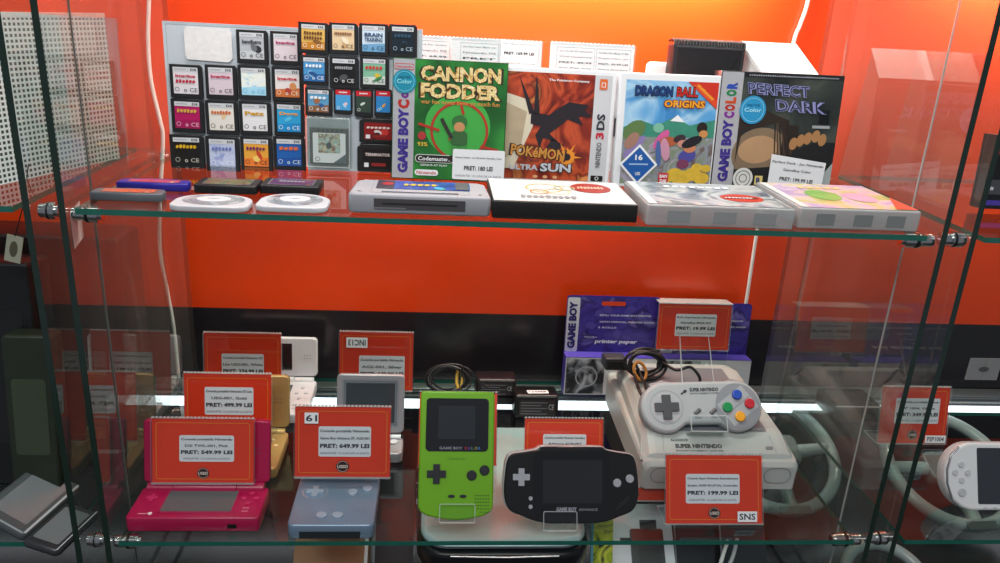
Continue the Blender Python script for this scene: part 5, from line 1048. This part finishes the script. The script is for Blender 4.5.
m, W, H = fit(836, 884, .965, Z2+.024, 90, (829, 388)); g = thing('flat_console', m, 'flat black device with light edge lying beyond the right glass wall', 'device'); a = MB(); a.box(-W/2, W/2, 0, H, -.0235, 0, M('#1c1d20', .3), bev=.002, r=.003); a.build('housing', g); s = MB(); s.rect(-W*.4, H*.1, W*.4, H*.85, .0004, M('#33363a', .2)); s.rect(-W/2+.001, .001, W/2-.001, .004, .0004, M('#b4b8ba', .3)); s.build('top_trim', g)
m, W, H = fit(981, 1060, .80, Z1+.006, 4, (1002, 135)); g = thing('game_box', m, 'black boxed game with purple base strip beyond the right glass wall', 'game box'); a = MB(); a.box(-W/2, W/2, 0, H, -.02, 0, M('#17171b', .35)); a.build('carton', g); s = MB(); s.rect(-W/2+.001, .004, W/2, H*.12, .0003, M('#4a3aa0', .4)); s.rect(-W/2+.001, H*.2, -W*.2, H*.4, .0003, M('#4a4a50', .4)); s.text('~ii', -W*.42, H*.28, H*.06, .0005, PAPER, width=W*.04); s.rect(-W/2+.004, H*.74, W*.1, H*.84, .0004, M('#a0253a', .4)); s.build('front_print', g)
m, W, H = fit(905, 924, 1.0, onY(915, 92, 1.0).z, 0, (909, 46)); 
# ------------------------------------------------------------------ left neighbour
def pegmat():
    m = bpy.data.materials.new('perforated_white'); m.use_nodes = True; nt = m.node_tree; b = nt.nodes['Principled BSDF']; b.inputs['Base Color'].default_value = lin('#eef2f2'); b.inputs['Roughness'].default_value = .4
    out = nt.nodes['Material Output']; tc = nt.nodes.new('ShaderNodeTexCoord'); sp = nt.nodes.new('ShaderNodeSeparateXYZ'); nt.links.new(tc.outputs['Object'], sp.inputs[0]); rs = []
    for ax in ('X', 'Z'):
        a = nt.nodes.new('ShaderNodeMath'); a.operation = 'MULTIPLY'; a.inputs[1].default_value = 1/.0052; nt.links.new(sp.outputs[ax], a.inputs[0])
        f = nt.nodes.new('ShaderNodeMath'); f.operation = 'FRACT'; nt.links.new(a.outputs[0], f.inputs[0])
        c = nt.nodes.new('ShaderNodeMath'); c.operation = 'COMPARE'; c.inputs[1].default_value = .5; c.inputs[2].default_value = .28; nt.links.new(f.outputs[0], c.inputs[0]); rs.append(c)
    mu = nt.nodes.new('ShaderNodeMath'); mu.operation = 'MULTIPLY'; nt.links.new(rs[0].outputs[0], mu.inputs[0]); nt.links.new(rs[1].outputs[0], mu.inputs[1])
    mx = nt.nodes.new('ShaderNodeMix'); mx.data_type = 'RGBA'; mx.inputs['A'].default_value = lin('#f0f4f4'); mx.inputs['B'].default_value = lin('#39423f'); nt.links.new(mu.outputs[0], mx.inputs['Factor']); nt.links.new(mx.outputs['Result'], b.inputs['Base Color'])
    return m
pr_ = onZ(120, 158, Z1); pl_ = onZ(0, 185, Z1); pl_ = pr_ + (pl_-pr_)*1.5
m, W, H = fitframe(pl_, pr_, 0, (104, 14)); g = thing('perforated_panel', m, 'white perforated panel standing beyond the left glass wall', 'panel')
a = MB(); a.box(-W/2, W/2, 0, H, -.003, 0, pegmat(), WHITE); a.build('sheet', g); a = MB(); a.box(-W/2, W/2, H-.004, H+.001, -.0035, .0005, WHITE); a.build('top_lip', g)

# sticker on the left glass wall, shelf-height
m4 = onX(66, 213, XL+.0036); 
g = tag(MB(), 'x', 'x') if False else None
y0, z0 = onX(68, 214, XL+.004), onX(75, 243, XL+.004)
a = MB(); ya = y0.y; a.add([(0, 0, 0), (0, .022, .006), (0, .022, -.028), (0, 0, -.034)], [(0, 1, 2, 3)], M('#d8bab4', .5)); o = a.build('glass_sticker'); o.location = (XL+.004, max(.705, ya), y0.z); tag(o, 'small slanted pale sticker on the left glass wall under the upper shelf', 'sticker')

def dark_item(f, name, label, cat, T, col, extras):
    m, W, H = f; g = thing(name, m, label, cat); a = MB(); a.box(-W/2, W/2, 0, H, -T, 0, col, bev=.003, r=.006); a.build('body', g); extras(g, W, H); return g
def ex1(g, W, H):
    s = MB(); s.rect(-W*.4, H*.2, W*.4, H*.8, .0004, M('#1a1c1e', .2), .004); s.build('front_panel', g)
dark_item(fit(-40, 48, .80, Z2, 6, (-30, 262)), 'headset_box', 'black headset box in the neighbouring case at the left edge', 'box', .05, M('#17171a', .35, 0, .5, .2, 30), ex1)
def ex0(g, W, H):
    s = MB(); s.rect(-W*.46, H*.06, W*.46, H*.94, .0004, M('#2c1a1b', .3), .004); s.build('front_panel', g)
dark_item(fitframe(Vector((XN-.34, .91, Z2)), Vector((XN-.006, .90, Z2)), 0, (50, 236)), 'darkening_board', 'tall dark maroon board added to darken the neighbouring case on the left', 'box', .06, M('#2a1617', .4, 0, .5, .2, 20), ex0)  # added dark board, darkens the orange wall seen through the left glass
def ex2(g, W, H):
    s = MB(); s.rect(-W*.35, H*.3, W*.35, H*.75, .0004, M('#3a4432', .4), .004); s.build('front_panel', g)
dark_item(fit(14, 62, .765, Z2, 8, (8, 335)), 'green_box', 'dark olive green box in the neighbouring case beside the black one', 'box', .03, M('#232a1e', .45, 0, .5, .3, 60), ex2)
def ex3(g, W, H):
    s = MB(); s.rect(-W*.38, H*.15, W*.38, H*.85, .0004, M('#8f9699', .2, .3), .002); s.build('screen', g); s = MB(); s.rect(-W*.48, 0.002, W*.48, H*.08, .0005, M('#c8ccce', .2)); s.build('bright_edge', g)
def slabfit(a, b, z, t, h):
    m, W, H = fitframe(onZ(a[0], a[1], z), onZ(b[0], b[1], z), t); return m, W, h
dark_item(slabfit((26, 536), (82, 486), Z2+.012, 62, .055), 'grey_reflection_slab', 'grey slab with pale face added for a reflection in the left glass wall', 'handheld console', .011, M('#5e6467', .3, .2), ex3)  # added slab standing in for a pale diagonal reflection in the glass
dark_item(slabfit((58, 552), (100, 512), Z2+.004, 78, .040), 'flat_reflection_slab', 'dark grey flat slab at the front added for a reflection in the left glass wall', 'handheld console', .009, M('#3b3e41', .25, .2), ex3)  # second added slab, imitates the lower reflection in the same pane
def ex4(g, W, H):
    s = MB()
    for i in range(8): s.line(-W*.44, H*(.08+.11*i), W*.40, H*(.16+.11*i), .0018, .0006, M('#d2d6d8', .2, .5))
    s.build('slats', g)
dark_item(fit(90, 122, .868, Z2+.001, 30, (94, 450)), 'ribbed_slab', 'silver ribbed slab beyond the left glass wall', 'device', .015, M('#4a4d50', .3, .3), ex4)  # tilted dark slab with pale silver ribs across its face
m, W, H = fit(4, 20, .80, onY(12, 262, .80).z, 0, (8, 235)); g = thing('hanging_tag', m @ Matrix.Rotation(.25, 4, 'Y'), 'small beige picture tag in the dark left neighbouring case', 'tag'); a = MB(); a.box(-W/2, W/2, 0, H, -.001, 0, M('#b9b4a0', .5)); a.build('card', g); a = MB(); a.poly(circ(0, H*.5, W*.25, H*.3), .0003, M('#5f5a48', .5)); a.tube([(0, 0, H), (.002, .004, H+.03), (0, .01, H+.075)], .0006, BLACK, 6); a.build('string', g)

# ------------------------------------------------------------------ light
def area(name, loc, target, sx, sy, power, col=(1, 1, 1)):
    l = bpy.data.lights.new(name, 'AREA'); l.shape = 'RECTANGLE'; l.size = sx; l.size_y = sy; l.energy = power; l.color = col
    o = bpy.data.objects.new(name, l); COL.objects.link(o); o.location = loc; d = Vector(target)-Vector(loc); o.rotation_euler = d.to_track_quat('-Z', 'Y').to_euler(); return o
area('shop_ceiling_lamp', (-.1, -.6, 2.75), (.1, .9, 1.2), 1.6, .5, 23, (1, .98, .96))
area('case_top_lamp', (.12, .80, 1.93), (.12, .84, 1.2), 1.1, .08, 6.5, (1, .97, .92))
area('wall_spot_lamp', (.14, 1.055, 1.645), (.14, 1.10, 1.575), .55, .02, 4.3, (1, .95, .8))
area('wall_spot_lamp', (.80, 1.055, 1.645), (.80, 1.10, 1.575), .25, .02, 1.3, (1, .95, .8))
w = bpy.data.worlds.new('shop'); scene.world = w; w.use_nodes = True; bg = w.node_tree.nodes['Background']; bg.inputs[0].default_value = (.75, .8, .9, 1); bg.inputs[1].default_value = .22
# ------------------------------------------------------------------ camera
cd = bpy.data.cameras.new('camera'); cd.sensor_width = 36; cd.lens = F/1000*36; cd.clip_start = .01
cam = bpy.data.objects.new('camera', cd); COL.objects.link(cam)
r = RW; cm = Matrix(((r[0][0], -r[0][1], -r[0][2]), (r[1][0], -r[1][1], -r[1][2]), (r[2][0], -r[2][1], -r[2][2]))).to_4x4(); cm.translation = EYE; cam.matrix_world = cm
scene.camera = cam
scene.view_settings.view_transform = 'Standard'; scene.view_settings.look = 'None'; scene.view_settings.exposure = 0; scene.view_settings.gamma = 1; scene.view_settings.use_curve_mapping = False
scene.cycles.transparent_max_bounces = 40
